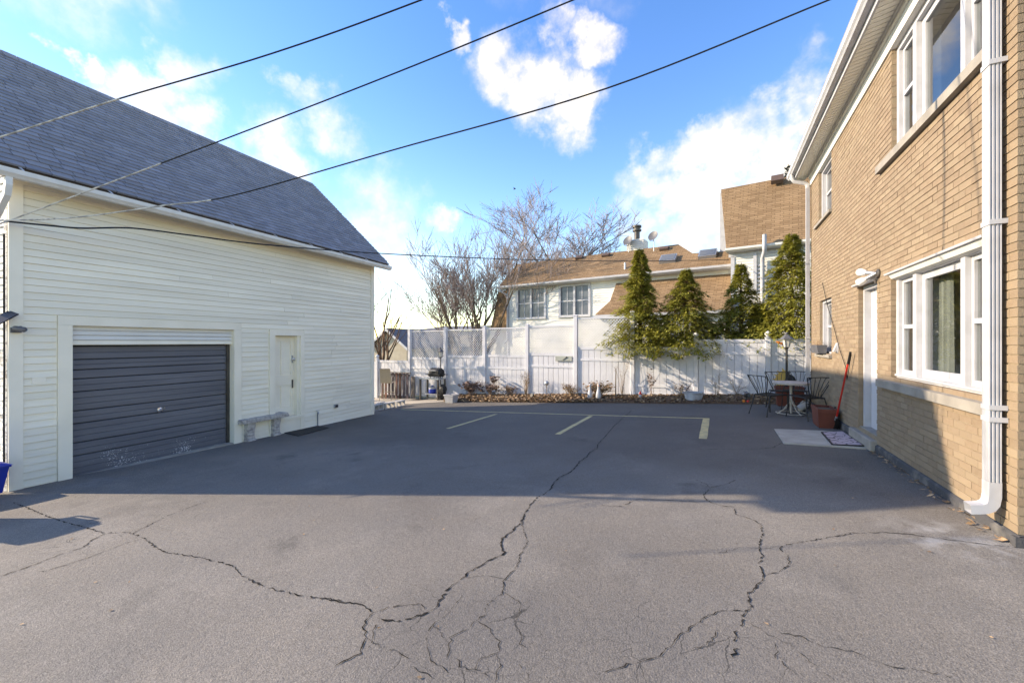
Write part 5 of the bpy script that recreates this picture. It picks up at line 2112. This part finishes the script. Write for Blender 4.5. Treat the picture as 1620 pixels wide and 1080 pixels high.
pb = on_g(-47, 792)
cart(pb.x, pb.y, DA + R(180), 'blue wheeled bin at the left edge against the barn front', .46)
q1 = on_g(62, 838)
dl = .72 / math.tan(R(SUN_EL))
cart(q1.x - dl * math.cos(R(SUN_AZ)), q1.y - dl * math.sin(R(SUN_AZ)), R(8), 'unseen blue wheeled bin added left of the view to cast a shadow on the asphalt', .95)  # bin out of view, added as caster of the lower left ground shadow

# ------------------------------------------------------------------ far left corner
def cinder(x, y, z, rz, label):
    t = MB()
    L_, W_, H_ = .395, .195, .195
    for a, b in ((0, .035), (.18, .215), (.36, .395)):
        t.box(-W_, 0, a, b, 0.03, H_ - .03)
    t.box(-W_, 0, 0, L_, 0, .03)
    t.box(-W_, 0, 0, L_, H_ - .03, H_)
    o = t.build('cinder_block', 'block')
    o.location = (x, y, z)
    o.rotation_euler = (0, 0, rz)
    tag(o, label, 'block', 'cinder blocks by the barn')


cb0, cb1 = on_g(592, 650.5), on_g(646, 641)
dirn = (cb1 - cb0)
ang = math.atan2(dirn.y, dirn.x) - R(90)
for i, lab in enumerate(('cinder block touching the far barn corner', 'cinder block in the middle of the row of three', 'cinder block at the far end of the row of three')):
    p = cb0 + dirn.normalized() * (.43 * i * dirn.length / 1.35)
    cinder(p.x, p.y, gz(p.x, p.y), ang, lab)
p = cb0 + dirn.normalized() * .25 + Vector((-.42, 0, 0))
cinder(p.x, p.y + .25, gz(p.x, p.y), ang, 'cinder block behind the row, against the barn corner')

# pallet fence piece
pp = on_g(601, 628)
pal = thing('pallet', 'wooden pallet with red and dark slats standing before the low fence', 'pallet', (-13.0, 13.3, gz(-13, 13.3)))
ptop = on_y(620, 589.5, 13.3).z - gz(-13, 13.3)
xa, xb = on_y(603, 541, 13.3).x + 13.0, on_y(648, 541, 13.3).x + 13.0
for k in range(8):
    x = xa + (xb - xa) * (k + .15) / 8
    MB().box(x, x + (xb - xa) / 8 * .55, -.02, .0, .02, ptop).build('slat', 'pallet', pal)
for z_ in (.1, ptop - .12):
    MB().box(xa, xb, .002, .05, z_, z_ + .09).build('stringer', 'grey_wood', pal)
MB().box(xa - .02, xb + .02, -.06, .06, ptop + .002, ptop + .035).build('top_board', 'grey_wood', pal)
px_ = xb + .08
MB().box(px_, px_ + .18, -.02, .02, .02, ptop - .12).build('slat', 'grey_wood', pal)


def sling_chair(x, y, rz, label):
    t = thing('bar_chair', label, 'chair', (x, y, gz(x, y) + .012), rz)
    fr = 'galv'
    for s_ in (-1, 1):
        MB().tube([(-.24 * s_ * 1.0, -.28, 0), (-.22 * s_, -.20, .72), (-.22 * s_, -.18, .95)], .014, 6).build('leg', 'tan_sling', t, True)
        MB().tube([(.24 * s_, .26, 0), (.22 * s_, .18, .72), (.21 * s_, .26, 1.0), (.20 * s_, .32, 1.28)], .014, 6).build('leg', 'tan_sling', t, True)
        MB().tube([(.22 * s_, -.18, .95), (.23 * s_, .0, .97), (.21 * s_, .25, .96)], .016, 6).build('arm', 'tan_sling', t, True)
        MB().tube([(.23 * s_, -.25, .25), (.23 * s_, .23, .25)], .010, 6).build('stretcher', 'tan_sling', t, True)
    st = MB()
    prof = [(-.22, .73), (-.1, .715), (.08, .70), (.17, .72), (.22, .85), (.27, 1.05), (.325, 1.26), (.35, 1.29)]
    for i, (y_, z_) in enumerate(prof):
        st.v += [(-.205, y_, z_), (.205, y_, z_), (-.205, y_ + .008, z_ - .012), (.205, y_ + .008, z_ - .012)]
        if i:
            b = 4 * i
            st.f += [(b - 4, b - 3, b + 1, b), (b - 1, b - 2, b + 2, b + 3), (b - 4, b, b + 2, b - 2), (b - 3, b - 1, b + 3, b + 1)]
    st.build('sling_seat', 'tan_sling', t, True)
    MB().tube([(-.2, -.22, .3), (.2, -.22, .3)], .012, 6).build('footrest', 'tan_sling', t, True)


p = on_g(620, 633)
sling_chair(-12.0, 12.75, R(205), 'tan sling back bar chair in front of the pallet')

# grill table, lamp and clutter
tb = thing('patio_side_table', 'dark framed glass topped outdoor table against the lattice fence', 'table', (-9.95, 13.02, gz(-9.95, 13.02) + .012))
tz = on_y(690, 598.5, 13.0).z - tb.location.z
for sx_ in (-.42, .42):
    for sy_ in (-.22, .22):
        MB().cbox(sx_ - .03, sx_ + .03, sy_ - .03, sy_ + .03, 0, tz - .03, .005).build('leg', 'darkmetal', tb)
MB().box(-.46, .46, -.26, .26, tz - .03, tz + .0).build('apron', 'galv', tb)
MB().box(-.47, .47, -.27, .27, tz + .002, tz + .014).build('glass_top', 'glass_top', tb)
MB().box(-.39, .39, -.2, .2, .22, .245).build('shelf', 'galv', tb)
gr = thing('portable_grill', 'black lidded portable grill on the outdoor table', 'grill', (-9.78, 13.04, tb.location.z + tz + .015))
MB().add(*(lambda r: (r, [(0, 1, 2, 3), (7, 6, 5, 4), (0, 4, 5, 1), (1, 5, 6, 2), (2, 6, 7, 3), (3, 7, 4, 0)]))([(-.24, -.16, .06), (.24, -.16, .06), (.24, .16, .06), (-.24, .16, .06), (-.29, -.2, .16), (.29, -.2, .16), (.29, .2, .16), (-.29, .2, .16)])).build('firebox', 'black', gr)
lid = MB()
for i in range(9):
    a = R(180) * i / 8
    for x in (-.27, -.20, .20, .27):
        k = 1.0 if abs(x) < .25 else .8
        lid.v.append((x, -.19 * math.cos(a) * k, .165 + .23 * math.sin(a) ** .7 * k if a > 0 and a < 3.1 else .165))
for i in range(8):
    for j in range(3):
        b = i * 4 + j
        lid.f.append((b, b + 1, b + 5, b + 4))
lid.f += [tuple(i * 4 for i in range(9)), tuple(i * 4 + 3 for i in range(8, -1, -1))]
lid.build('lid', 'black', gr)
MB().tube([(-.15, -.2, .30), (-.15, -.25, .30), (.15, -.25, .30), (.15, -.2, .30)], .012, 6).build('handle', 'galv', gr, True)
for x in (-.36, .36):
    MB().box(x - .08, x + .08, -.13, .13, .13, .15).build('side_shelf', 'black', gr)
for x in (-.2, .2):
    for y in (-.12, .12):
        MB().tube([(x, y, 0), (x, y, .07)], .012, 6).build('foot', 'black', gr)
jug = thing('propane_bottle', 'blue and white bottle on the lower shelf of the outdoor table', 'bottle', (-9.95, 13.0, tb.location.z + .247))
MB().lathe([(.12, 0), (.15, .03), (.15, .16), (.12, .22), (.05, .26), (.05, .30), (.0, .30)], 16).build('body', 'blue_bin', jug, True)
MB().lathe([(.152, .17), (.14, .22), (.06, .265), (.06, .27)], 16).build('collar', 'white', jug, True)
bag = thing('grill_cover', 'crumpled black grill cover hanging by the right table leg', 'cover', (-9.42, 12.92, tb.location.z))
bm2 = MB()
for i in range(7):
    for k in range(8):
        a = k / 8 * 6.283
        r_ = (.06, .13, .17, .16, .18, .13, .05)[i] * (1 + .25 * math.sin(3 * a + i))
        bm2.v.append((r_ * math.cos(a), r_ * math.sin(a), .02 + i * .10))
for i in range(6):
    for k in range(8):
        k2 = (k + 1) % 8
        bm2.f.append((i * 8 + k, i * 8 + k2, i * 8 + 8 + k2, i * 8 + 8 + k))
bm2.f += [tuple(range(7, -1, -1)), tuple(range(48, 56))]
bm2.build('fabric', 'black', bag, True)
mt = [(-10.9, 12.75), (-10.35, 12.7), (-10.3, 13.2), (-10.8, 13.25)]
tag(MB().prism([(x, y, gz(x, y) + .014) for x, y in mt], (0, 0, .012)).build('door_mat', 'rubber'), 'dark rubber mat on the pavers left of the grill table', 'mat')


def lamp_post(x, y, ztop, label, big):
    zb = gz(x, y) + (.012 if x < -9 else .0)
    t = thing('lamp_post', label, 'lamp post', (x, y, zb), group='garden lamp posts')
    H = ztop - zb
    sc = .9 if not big else 1.0
    MB().lathe([(.09, 0), (.09, .02), (.04, .05), (.03, .12), (.022, .14)], 12).build('base', 'iron', t, True)
    r_ = .018 if not big else .026
    MB().tube([(0, 0, .1), (0, 0, H - .42 * sc)], r_, 8).build('pole', 'iron', t, True)
    z0 = H - .42 * sc
    la = MB().lathe([(.02, 0), (.05, .03), (.05, .05), (.0, .05)], 6, (0, 0, z0)).build('lantern_seat', 'darkmetal', t)
    MB().lathe([(.055, .052), (.095, .24), (.0, .24)], 6, (0, 0, z0)).build('lantern_glass', 'lamp_glass', la)
    for k in range(6):
        a = k * math.pi / 3
        MB().tube([(.06 * math.cos(a), .06 * math.sin(a), z0 + .05), (.10 * math.cos(a), .10 * math.sin(a), z0 + .245)], .007, 4).build('rib', 'galv', la)
    MB().lathe([(.155 * (1 if big else .85), .245), (.15 * (1 if big else .85), .26), (.06, .34), (.05, .36), (.0, .36)], 6, (0, 0, z0)).build('hood', 'dish', t)
    MB().lathe([(.02, .36), (.035, .385), (.03, .41), (.0, .425)], 10, (0, 0, z0)).build('finial', 'dish', t, True)
    return t


p = on_y(697, 551, 12.95)
lamp_post(p.x, 12.95, p.z, 'slim dark lamp post in front of the grill table', False)
pot = on_g(714, 636.5)
wp = thing('flower_pot', 'square white flower pot at the edge of the leaf covered bed', 'pot', (pot.x, pot.y, gz(pot.x, pot.y)))
MB().add([(-.15, -.15, 0), (.15, -.15, 0), (.15, .15, 0), (-.15, .15, 0), (-.19, -.19, .26), (.19, -.19, .26), (.19, .19, .26), (-.19, .19, .26)], [(3, 2, 1, 0), (0, 1, 5, 4), (1, 2, 6, 5), (2, 3, 7, 6), (3, 0, 4, 7)]).build('body', 'white', wp)
MB().box(-.205, .205, -.205, -.175, .25, .29).box(-.205, .205, .175, .205, .25, .29).box(-.205, -.175, -.175, .175, .25, .29).box(.175, .205, -.175, .175, .25, .29).build('rim', 'white', wp)
MB().box(-.178, .178, -.178, .178, .22, .235).build('potting_soil', 'soil', wp)


def dry_shrub(px, py, y, w_, h_, n, label, m='deadleaf', leaf=.05, seed=0, leaves=True, name='dry_shrub'):
    p = on_y(px, 541, y)
    rs = random.Random(seed + 100)
    t = thing(name, label, 'plant', (p.x, y, bed_z(p.x, y) - .02), group='dry plants in the fence bed')
    st, lf = MB(), MB()
    for i in range(n):
        a = rs.uniform(0, 6.28)
        sp_ = rs.uniform(.1, 1) * w_
        tip = Vector((math.cos(a) * sp_, math.sin(a) * sp_ * .5, h_ * rs.uniform(.5, 1.05)))
        midp = tip * .5 + Vector((rs.uniform(-.05, .05), rs.uniform(-.05, .05), h_ * .12))
        st.tube([Vector((rs.uniform(-.05, .05), rs.uniform(-.04, .04), 0)), midp, tip], [.006, .004, .002], 3, cap=False)
        for k in range(3):
            s_ = rs.uniform(.3, .9)
            b = midp.lerp(tip, s_)
            st.tube([b, b + Vector((rs.uniform(-.12, .12), rs.uniform(-.08, .08), rs.uniform(.02, .14)))], [.003, .0015], 3, cap=False)
        if leaves:
            for k in range(7):
                c = midp.lerp(tip, rs.uniform(0, 1.1)) + Vector((rs.uniform(-.05, .05), rs.uniform(-.05, .05), rs.uniform(-.05, .03)))
                L = leaf * rs.uniform(.6, 1.4)
                m3 = Matrix.Rotation(rs.uniform(0, 6.28), 3, 'Z') @ Matrix.Rotation(rs.uniform(-1.2, 1.2), 3, 'X')
                lf.add([c + m3 @ Vector(v) for v in ((-L, 0, 0), (0, -L * .5, 0), (L, 0, 0), (0, L * .5, 0))], [(0, 1, 2, 3)])
    st.build('stems', 'dry' if m != 'deadleaf' else 'twig', t)
    if leaves:
        lf.build('leaves', m, t)


dry_shrub(745, 610, 13.05, .62, .62, 55, 'dark dead leaved shrub with purple brown heads beside the white pot', 'deadleaf', .06, 1)
dry_shrub(775, 615, 13.0, .55, .50, 40, 'second dark dried shrub, right of the purple brown one', 'deadleaf', .055, 2)
dry_shrub(778, 598, 13.25, .30, .78, 12, 'taller dried flower heads leaning on the fence above the dark shrubs', 'deadleaf', .06, 3)
dry_shrub(806, 620, 13.1, .35, .42, 38, 'straw coloured grass clump right of the dark shrubs', 'dry', .03, 4, True, 'dry_grass_clump')
dry_shrub(832, 605, 13.2, .30, .95, 22, 'tall thin straw stems in front of the fourth lattice post', 'dry', .02, 5, True, 'straw_plant')
dry_shrub(902, 618, 13.2, .38, .42, 40, 'low straw tuft left of the tall lattice post', 'dry', .03, 6, True, 'dry_grass_clump')
dry_shrub(945, 612, 12.95, .62, .50, 60, 'orange brown dried flower bush behind the white bird figures', 'litter', .05, 7)
dry_shrub(985, 560, 13.3, .30, 1.35, 9, 'bare climbing twigs against the fence left of the lattice end', 'twig', .03, 8, False, 'bare_twigs')
dry_shrub(1030, 595, 13.2, .32, .80, 6, 'sparse dark twigs with shrivelled leaves on the fence', 'deadleaf', .05, 9, True, 'bare_twigs')
dry_shrub(1078, 612, 13.1, .35, .45, 20, 'pale thin stems left of the galvanised tub', 'dry', .02, 10, True, 'straw_plant')
dry_shrub(1135, 605, 13.2, .35, .7, 8, 'few bare stems between the tub and the second ball capped post', 'dry', .02, 11, False, 'bare_twigs')
dry_shrub(1165, 610, 13.2, .3, .55, 10, 'thin bare stems left of the iron chair', 'dry', .02, 12, False, 'bare_twigs')


def spotlight(px, py, label, rz):
    p = on_g(px, py)
    y = max(12.5, min(13.2, p.y))
    x = on_y(px, 541, y).x
    t = thing('spotlight', label, 'light', (x, y, bed_z(x, y)), rz, 'solar spotlights in the bed')
    MB().tube([(0, 0, -.05), (0, 0, .13)], .010, 6).build('stake', 'black', t, True)
    MB().tube([(0, .05, .16), (0, .0, .17), (0, -.07, .19)], [.03, .045, .055], 12).build('head', 'black', t, True)
    MB().obox((0, .0, .255), (.13, .10, .012), Matrix.Rotation(R(25), 3, 'X')).build('solar_panel', 'skylight_glass', t)


spotlight(781, 634, 'black solar spotlight in front of the dark dried shrubs', .2)
spotlight(843, 636, 'black solar spotlight near the fourth lattice post', -.3)
spotlight(918, 636, 'black solar spotlight beside the white bird figures', .1)
spotlight(1181, 640, 'black solar spotlight left of the iron chair', .8)
p = on_y(865, 606, 13.15)
gb = thing('globe_lamp', 'small round silver globe on a short stake before the lattice', 'garden ornament', (p.x, 13.15, bed_z(p.x, 13.15)))
hz_ = p.z - gb.location.z
MB().tube([(0, 0, -.05), (0, 0, hz_ - .05)], .016, 6).build('stake', 'grey_wood', gb, True)
MB().lathe([(.0, -.08), (.05, -.065), (.08, -.03), (.085, .0), (.075, .04), (.04, .075), (.0, .085)], 14, (0, 0, hz_)).build('globe', 'galv', gb, True)
p = on_y(892, 567, FY - .03)
sg = thing('fence_plaque', 'grey green wooden plaque with a stick across it on the fence', 'plaque', (p.x, FY - .045, p.z))
MB().cbox(-.30, .30, -.015, .015, -.085, .085, .006).build('board', 'sign', sg)
MB().bar((-.02, -.022, -.05), (.12, -.022, .05), .014, .014).build('stick', 'iron', sg)
MB().bar((.09, -.022, .055), (.13, -.022, .045), .014, .03).build('stick_tip', 'iron', sg)


def bird(px, py, label, s_):
    p = on_y(px, 541, 12.72)
    t = thing('bird_figure', label, 'garden ornament', (p.x, 12.72, bed_z(p.x, 12.72) - .02), R(-20 if s_ < 1 else 15), 'white bird figures')
    MB().lathe([(.0, 0), (.06, .01), (.085, .08), (.08, .18), (.055, .28), (.038, .36), (.04, .41), (.045, .45), (.03, .49), (.0, .50)], 14).build('body', 'white', t, True)
    MB().tube([(0, -.03, .45), (0, -.075, .44), (0, -.10, .43)], [.015, .01, .003], 6).build('beak', 'orange', t, True)


bird(933.5, 626, 'white bird figure on the left of the pair before the dried flowers', .9)
bird(947, 624, 'white bird figure on the right of the pair before the dried flowers', 1.1)
p = on_y(974, 582, 13.2)
stk = tag(MB().tube([(0, 0, -.05), (0, 0, .4), (.01, 0, p.z - bed_z(p.x, 13.2))], [.02, .018, .014], 6).build('garden_stake', 'bark', None, True), 'dark wooden stake in the bed before the lattice end post', 'stake')
stk.location = (p.x, 13.2, bed_z(p.x, 13.2))
p = on_y(1013, 625, 12.9)
gn = thing('garden_gnome', 'tiny red and white ornament in the bed left of the tub', 'garden ornament', (p.x, 12.9, bed_z(p.x, 12.9)))
MB().lathe([(.04, 0), (.05, .06), (.035, .11), (.0, .12)], 10).build('body', 'white', gn, True)
MB().lathe([(.045, .105), (.03, .16), (.0, .22)], 10).build('cap', 'red', gn, True)
p = on_g(1098, 634.5)
tu = thing('metal_tub', 'round galvanised metal tub at the edge of the bed', 'tub', (p.x, 12.75, bed_z(p.x, 12.75) - .02))
MB().lathe([(.22, 0), (.235, .06), (.232, .07), (.245, .12), (.242, .13), (.255, .20), (.265, .205), (.265, .22), (.25, .22), (.225, .02), (.0, .02)], 24).build('body', 'tub', tu, True)
for s_ in (-1, 1):
    MB().tube([(s_ * .25, -.05, .17), (s_ * .30, -.04, .19), (s_ * .30, .04, .19), (s_ * .25, .05, .17)], .008, 6).build('handle', 'tub', tu, True)
p = on_y(1183, 636, 12.6)
for k, (dx, m_) in enumerate(((-.10, 'orange'), (.0, 'red'))):
    b = MB().lathe([(.0, -.04), (.03, -.03), (.042, 0), (.03, .03), (.0, .035)], 10).build('painted_stone', m_, None, True)
    b.location = (p.x + dx, 12.5, bed_z(p.x, 12.5) + .02)
    tag(b, 'small %s ball lying below the right hand spotlight' % ('orange' if k == 0 else 'red'), 'ball')


# ------------------------------------------------------------------ patio set
def iron_chair(x, y, rz, label):
    """wrought iron chair: faces local +y"""
    t = thing('iron_chair', label, 'chair', (x, y, gz(x, y)), rz, 'wrought iron patio chairs')
    sw, sd, sh = .22, .21, .43
    se = MB().tube([(-sw * .85, -sd, sh), (-sw, sd, sh + .015), (sw, sd, sh + .015), (sw * .85, -sd, sh), (-sw * .85, -sd, sh)], .010, 6).build('seat_frame', 'iron', t, True)
    ms = MB()
    for k in range(12):
        f = (k + .5) / 12
        yy = -sd + 2 * sd * f
        w_ = sw * (.85 + .15 * f)
        ms.box(-w_, w_, yy - .008, yy + .008, sh + .002 + .012 * f, sh + .006 + .012 * f)
        xx = -sw + 2 * sw * f
        ms.box(xx * .93 - .006, xx * .93 + .006, -sd, sd, sh - .002, sh + .001)
    ms.build('mesh', 'iron', se)
    for sx_ in (-1, 1):
        MB().tube([(sx_ * sw * .85, -sd, sh), (sx_ * sw * .95, -sd - .05, sh * .55), (sx_ * sw * 1.05, -sd - .12, .01)], [.011, .011, .010], 6).build('leg', 'iron', t, True)
        MB().tube([(sx_ * sw, sd, sh + .01), (sx_ * sw * 1.08, sd + .04, sh - .06), (sx_ * sw * 1.08, sd + .02, sh * .5), (sx_ * sw * 1.12, sd + .06, .01)], [.011, .011, .010, .010], 6).build('leg', 'iron', t, True)
        for yy, xx in ((-sd - .12, sx_ * sw * 1.05), (sd + .06, sx_ * sw * 1.12)):
            MB().lathe([(.018, 0), (.018, .012), (.01, .016)], 8, (xx, yy, 0)).build('foot', 'iron', t)
        # flared back stiles ending in a curl
        MB().tube([(sx_ * .10, -sd, sh), (sx_ * .13, -sd - .02, sh + .08), (sx_ * .20, -sd - .08, sh + .26), (sx_ * .255, -sd - .13, sh + .41), (sx_ * .235, -sd - .15, sh + .43), (sx_ * .215, -sd - .14, sh + .40), (sx_ * .235, -sd - .13, sh + .375)], .010, 6).build('back_stile', 'iron', t, True)
    MB().tube([(-.25, -sd - .13, sh + .415), (0, -sd - .15, sh + .425), (.25, -sd - .13, sh + .415)], .009, 6).build('top_rail', 'iron', t, True)
    for f in (-.62, -.3, 0, .3, .62):
        MB().tube([(f * .16, -sd, sh), (f * .17, -sd - .03, sh + .12), (f * .26, -sd - .08, sh + .26), (f * .30, -sd - .12, sh + .36), (f * .38, -sd - .145, sh + .42)], .006, 5).build('spindle', 'iron', t, True)


TX, TYY = 1.40, 10.72
tab = thing('patio_table', 'small round white patio table among the iron chairs', 'table', (TX, TYY, gz(TX, TYY)))
MB().lathe([(.0, .655), (.31, .655), (.335, .648), (.345, .655), (.345, .69), (.325, .697), (.0, .693)], 32).build('table_top', 'limestone_white', tab, True)
MB().tube([(0, 0, .02), (0, 0, .655)], .026, 10).build('pedestal', 'limestone_white', tab, True)
for k in range(4):
    a = k * math.pi / 2 + .5
    c, s_ = math.cos(a), math.sin(a)
    MB().tube([(c * .02, s_ * .02, .32), (c * .07, s_ * .07, .22), (c * .16, s_ * .16, .10), (c * .28, s_ * .28, .03), (c * .30, s_ * .30, .015)], .011, 6).build('leg', 'limestone_white', tab, True)
MB().tube([(.28 * math.cos(2 * math.pi * k / 24), .28 * math.sin(2 * math.pi * k / 24), .025) for k in range(25)], .009, 6).build('ring', 'limestone_white', tab, True)
iron_chair(1.0, 10.60, R(-48), 'iron chair on the left of the round table, facing right')
iron_chair(1.60, 10.14, R(28), 'iron chair in front of the round table near the brick wall')
iron_chair(1.28, 11.42, R(184), 'iron chair behind the round table in front of the lamp post')
iron_chair(1.62, 11.50, R(160), 'iron chair in the corner by the fence and brick wall')

p = on_y(1244.5, 525.5, 12.3)
lamp_post(p.x, 12.3, p.z, 'tall lantern lamp post rising behind the patio table', True)
p = on_y(1232, 602, 12.35)
zc = p.z
so_ = thing('sun_ornament', 'yellow sun shaped ornament with pale rays beside the lamp post', 'garden ornament', (p.x + .10, 12.42, bed_z(p.x, 12.42)))
hz_ = zc - so_.location.z
for m_, a0 in (('sun_gold', 100), ('black', -80)):
    rr_ = .27 if m_ == 'sun_gold' else .17
    MB().prism([(.1 + rr_ * math.cos(R(a0 + k * 10)), -.012, hz_ + rr_ * math.sin(R(a0 + k * 10))) for k in range(19)], (0, .024, 0)).build('disc', m_, so_)
for k in range(18):
    a = R(100) + k / 17 * math.pi
    b = MB()
    c, s_ = math.cos(a), math.sin(a)
    r0_, r1_ = .265, .35 if k % 2 else .32
    b.prism([(.1 + c * r0_ - s_ * .024, -.01, hz_ + s_ * r0_ + c * .024), (.1 + c * r0_ + s_ * .024, -.01, hz_ + s_ * r0_ - c * .024), (.1 + c * r1_, -.01, hz_ + s_ * r1_)], (0, .02, 0))
    b.build('ray', 'sun_gold' if k % 2 else 'white', so_)
MB().tube([(.1, .0, -.05), (.1, .0, hz_)], .012, 6).build('stake', 'iron', so_)
p = on_y(1237, 547, 12.9)
wh = thing('pinwheel', 'orange leaf shaped garden spinner beside the lantern', 'garden ornament', (p.x + .12, 12.9, bed_z(p.x, 12.9)))
hz_ = p.z - wh.location.z
MB().tube([(0, 0, -.05), (0, 0, hz_)], .008, 6).build('stake', 'grey_wood', wh)
for k in range(3):
    x0 = -.02 - k * .06
    MB().prism([(x0, 0, hz_ - .02 + k * .03), (x0 - .09, 0, hz_ + .02 + k * .03), (x0 - .12, 0, hz_ + .07 + k * .03), (x0 - .03, 0, hz_ + .055 + k * .03)], (0, .008, 0)).build('blade', 'orange', wh)
p = on_y(1273, 549, 12.6)
tl = thing('stake_light', 'thin tall stake light by the corner downspout', 'light', (p.x, 12.6, bed_z(p.x, 12.6)))
hz_ = p.z - tl.location.z
MB().tube([(.10, 0, -.05), (.06, 0, hz_ * .5), (0, 0, hz_)], .010, 6).build('pole', 'iron', tl, True)
MB().lathe([(.02, 0), (.05, .012), (.05, .02), (.0, .03)], 12, (0, 0, hz_)).build('cap', 'galv', tl, True)


def planter_box(x, y, rz, w_, d_, h_, label):
    t = thing('planter_box', label, 'planter', (x, y, gz(x, y)), rz, 'red brown planters along the wall')
    MB().add([(-w_ * .42, -d_ * .42, 0), (w_ * .42, -d_ * .42, 0), (w_ * .42, d_ * .42, 0), (-w_ * .42, d_ * .42, 0), (-w_ * .48, -d_ * .48, h_ * .8), (w_ * .48, -d_ * .48, h_ * .8), (w_ * .48, d_ * .48, h_ * .8), (-w_ * .48, d_ * .48, h_ * .8)], [(3, 2, 1, 0), (0, 1, 5, 4), (1, 2, 6, 5), (2, 3, 7, 6), (3, 0, 4, 7)]).build('body', 'terracotta', t)
    r = MB()
    r.box(-w_ / 2, w_ / 2, -d_ / 2, -d_ / 2 + .03, h_ * .8, h_).box(-w_ / 2, w_ / 2, d_ / 2 - .03, d_ / 2, h_ * .8, h_)
    r.box(-w_ / 2, -w_ / 2 + .03, -d_ / 2 + .03, d_ / 2 - .03, h_ * .8, h_).box(w_ / 2 - .03, w_ / 2, -d_ / 2 + .03, d_ / 2 - .03, h_ * .8, h_)
    r.build('rim', 'terracotta', t)
    MB().box(-w_ / 2 + .03, w_ / 2 - .03, -d_ / 2 + .03, d_ / 2 - .03, h_ * .8, h_ * .88).build('potting_soil', 'soil', t)


planter_box(1.72, 9.28, 0, .30, .62, .34, 'red brown planter box standing behind the broom')
planter_box(1.55, 12.15, 0, .60, .34, .48, 'red brown planter at the far corner behind the chairs')
# broom leaning on the wall
bz = on_g(1322, 677)
br = thing('broom', 'broom with red handle and dark bristles leaning on the brick wall', 'broom', (bz.x - .02, bz.y, gz(bz.x, bz.y)))
tp = on_x(1345.5, 557, HX - .06)
tv = tp - br.location
MB().tube([tv * .13, tv * .55, tv * .90], .014, 8).build('handle', 'red', br, True)
MB().tube([tv * .86, tv], .017, 8).build('grip', 'black', br, True)
MB().tube([tv * .12, tv * .17], [.026, .018], 8).build('ferrule', 'galv', br, True)
bs = MB()
rs = random.Random(3)
for k in range(90):
    a = rs.uniform(-1, 1)
    b0 = tv * .14 + Vector((rs.uniform(-.015, .015), a * .05, 0))
    bs.tube([b0, Vector((rs.uniform(-.04, .05), a * .15, rs.uniform(.0, .03)))], .004, 3, cap=False)
bs.build('bristles', 'cable_black', br)
dp = thing('dustpan', 'red and dark dustpan propped beside the broom', 'dustpan', (bz.x - .10, bz.y + .12, gz(bz.x, bz.y + .12)))
MB().add([(-.02, -.12, 0), (-.02, .12, 0), (.09, .09, .24), (.09, -.09, .24), (.01, -.12, 0), (.01, .12, 0), (.105, .09, .24), (.105, -.09, .24)], [(0, 1, 2, 3), (7, 6, 5, 4), (0, 4, 5, 1), (3, 2, 6, 7), (0, 3, 7, 4), (1, 5, 6, 2)]).build('pan', 'red', dp)
MB().tube([(.09, 0, .24), (.12, 0, .36)], .012, 6).build('handle', 'black', dp)
# white canister tipped among the chair legs, coiled wire
p = on_g(1283, 652)
cn = thing('watering_can', 'white plastic jug lying by the wall behind the chair', 'jug', (1.62, 10.85, gz(1.62, 10.85)), R(35))
MB().lathe([(.0, -.11), (.06, -.10), (.075, -.06), (.075, .08), (.05, .12), (.025, .14), (.025, .17), (.0, .17)], 14, (0, 0, .14), Matrix.Rotation(R(62), 3, 'Y')).build('body', 'white', cn, True)
MB().tube([(-.04, 0, .22), (.02, 0, .27), (.09, 0, .24)], .012, 6).build('handle', 'white', cn, True)
hs_ = MB().tube([(.16 * math.cos(k * .5) * (1 - k * .004), .16 * math.sin(k * .5), .02 + k * .004) for k in range(50)], .010, 5).build('coiled_hose', 'iron', None, True)
hs_.location = (1.66, 11.0, gz(1.66, 11.0))
tag(hs_, 'dark coil of wire on the ground at the foot of the brick wall', 'hose')
kb = MB()
pk = [(1.86, 9.5), (1.70, 9.9), (1.66, 10.6), (1.70, 11.2), (1.86, 11.5)]
kb.prism([(x, y, gz(x, y) - .04) for x, y in pk], (0, 0, .14))
tag(kb.build('edging_stone', 'foundation'), 'rough dark concrete edging curving along the brick wall behind the chairs', 'edging')
# a bird in flight over the bare tree
bp = on_y(814, 299, 30)
bi = thing('flying_bird', 'tiny dark bird flying above the big bare tree', 'bird', tuple(bp))
MB().lathe([(.0, -.12), (.03, -.09), (.05, -.02), (.045, .05), (.02, .10), (.0, .12)], 8, (0, 0, 0), Matrix.Rotation(R(80), 3, 'Y')).build('body', 'black', bi, True)
MB().add([(-.04, 0, .02), (.05, 0, .02), (.02, .16, .09), (-.03, .16, .09), (-.05, .26, .05)], [(0, 1, 2, 3), (3, 2, 4)]).add([(-.04, 0, .02), (.05, 0, .02), (.02, -.16, .09), (-.03, -.16, .09), (-.05, -.26, .05)], [(3, 2, 1, 0), (4, 2, 3)]).build('wings', 'black', bi)
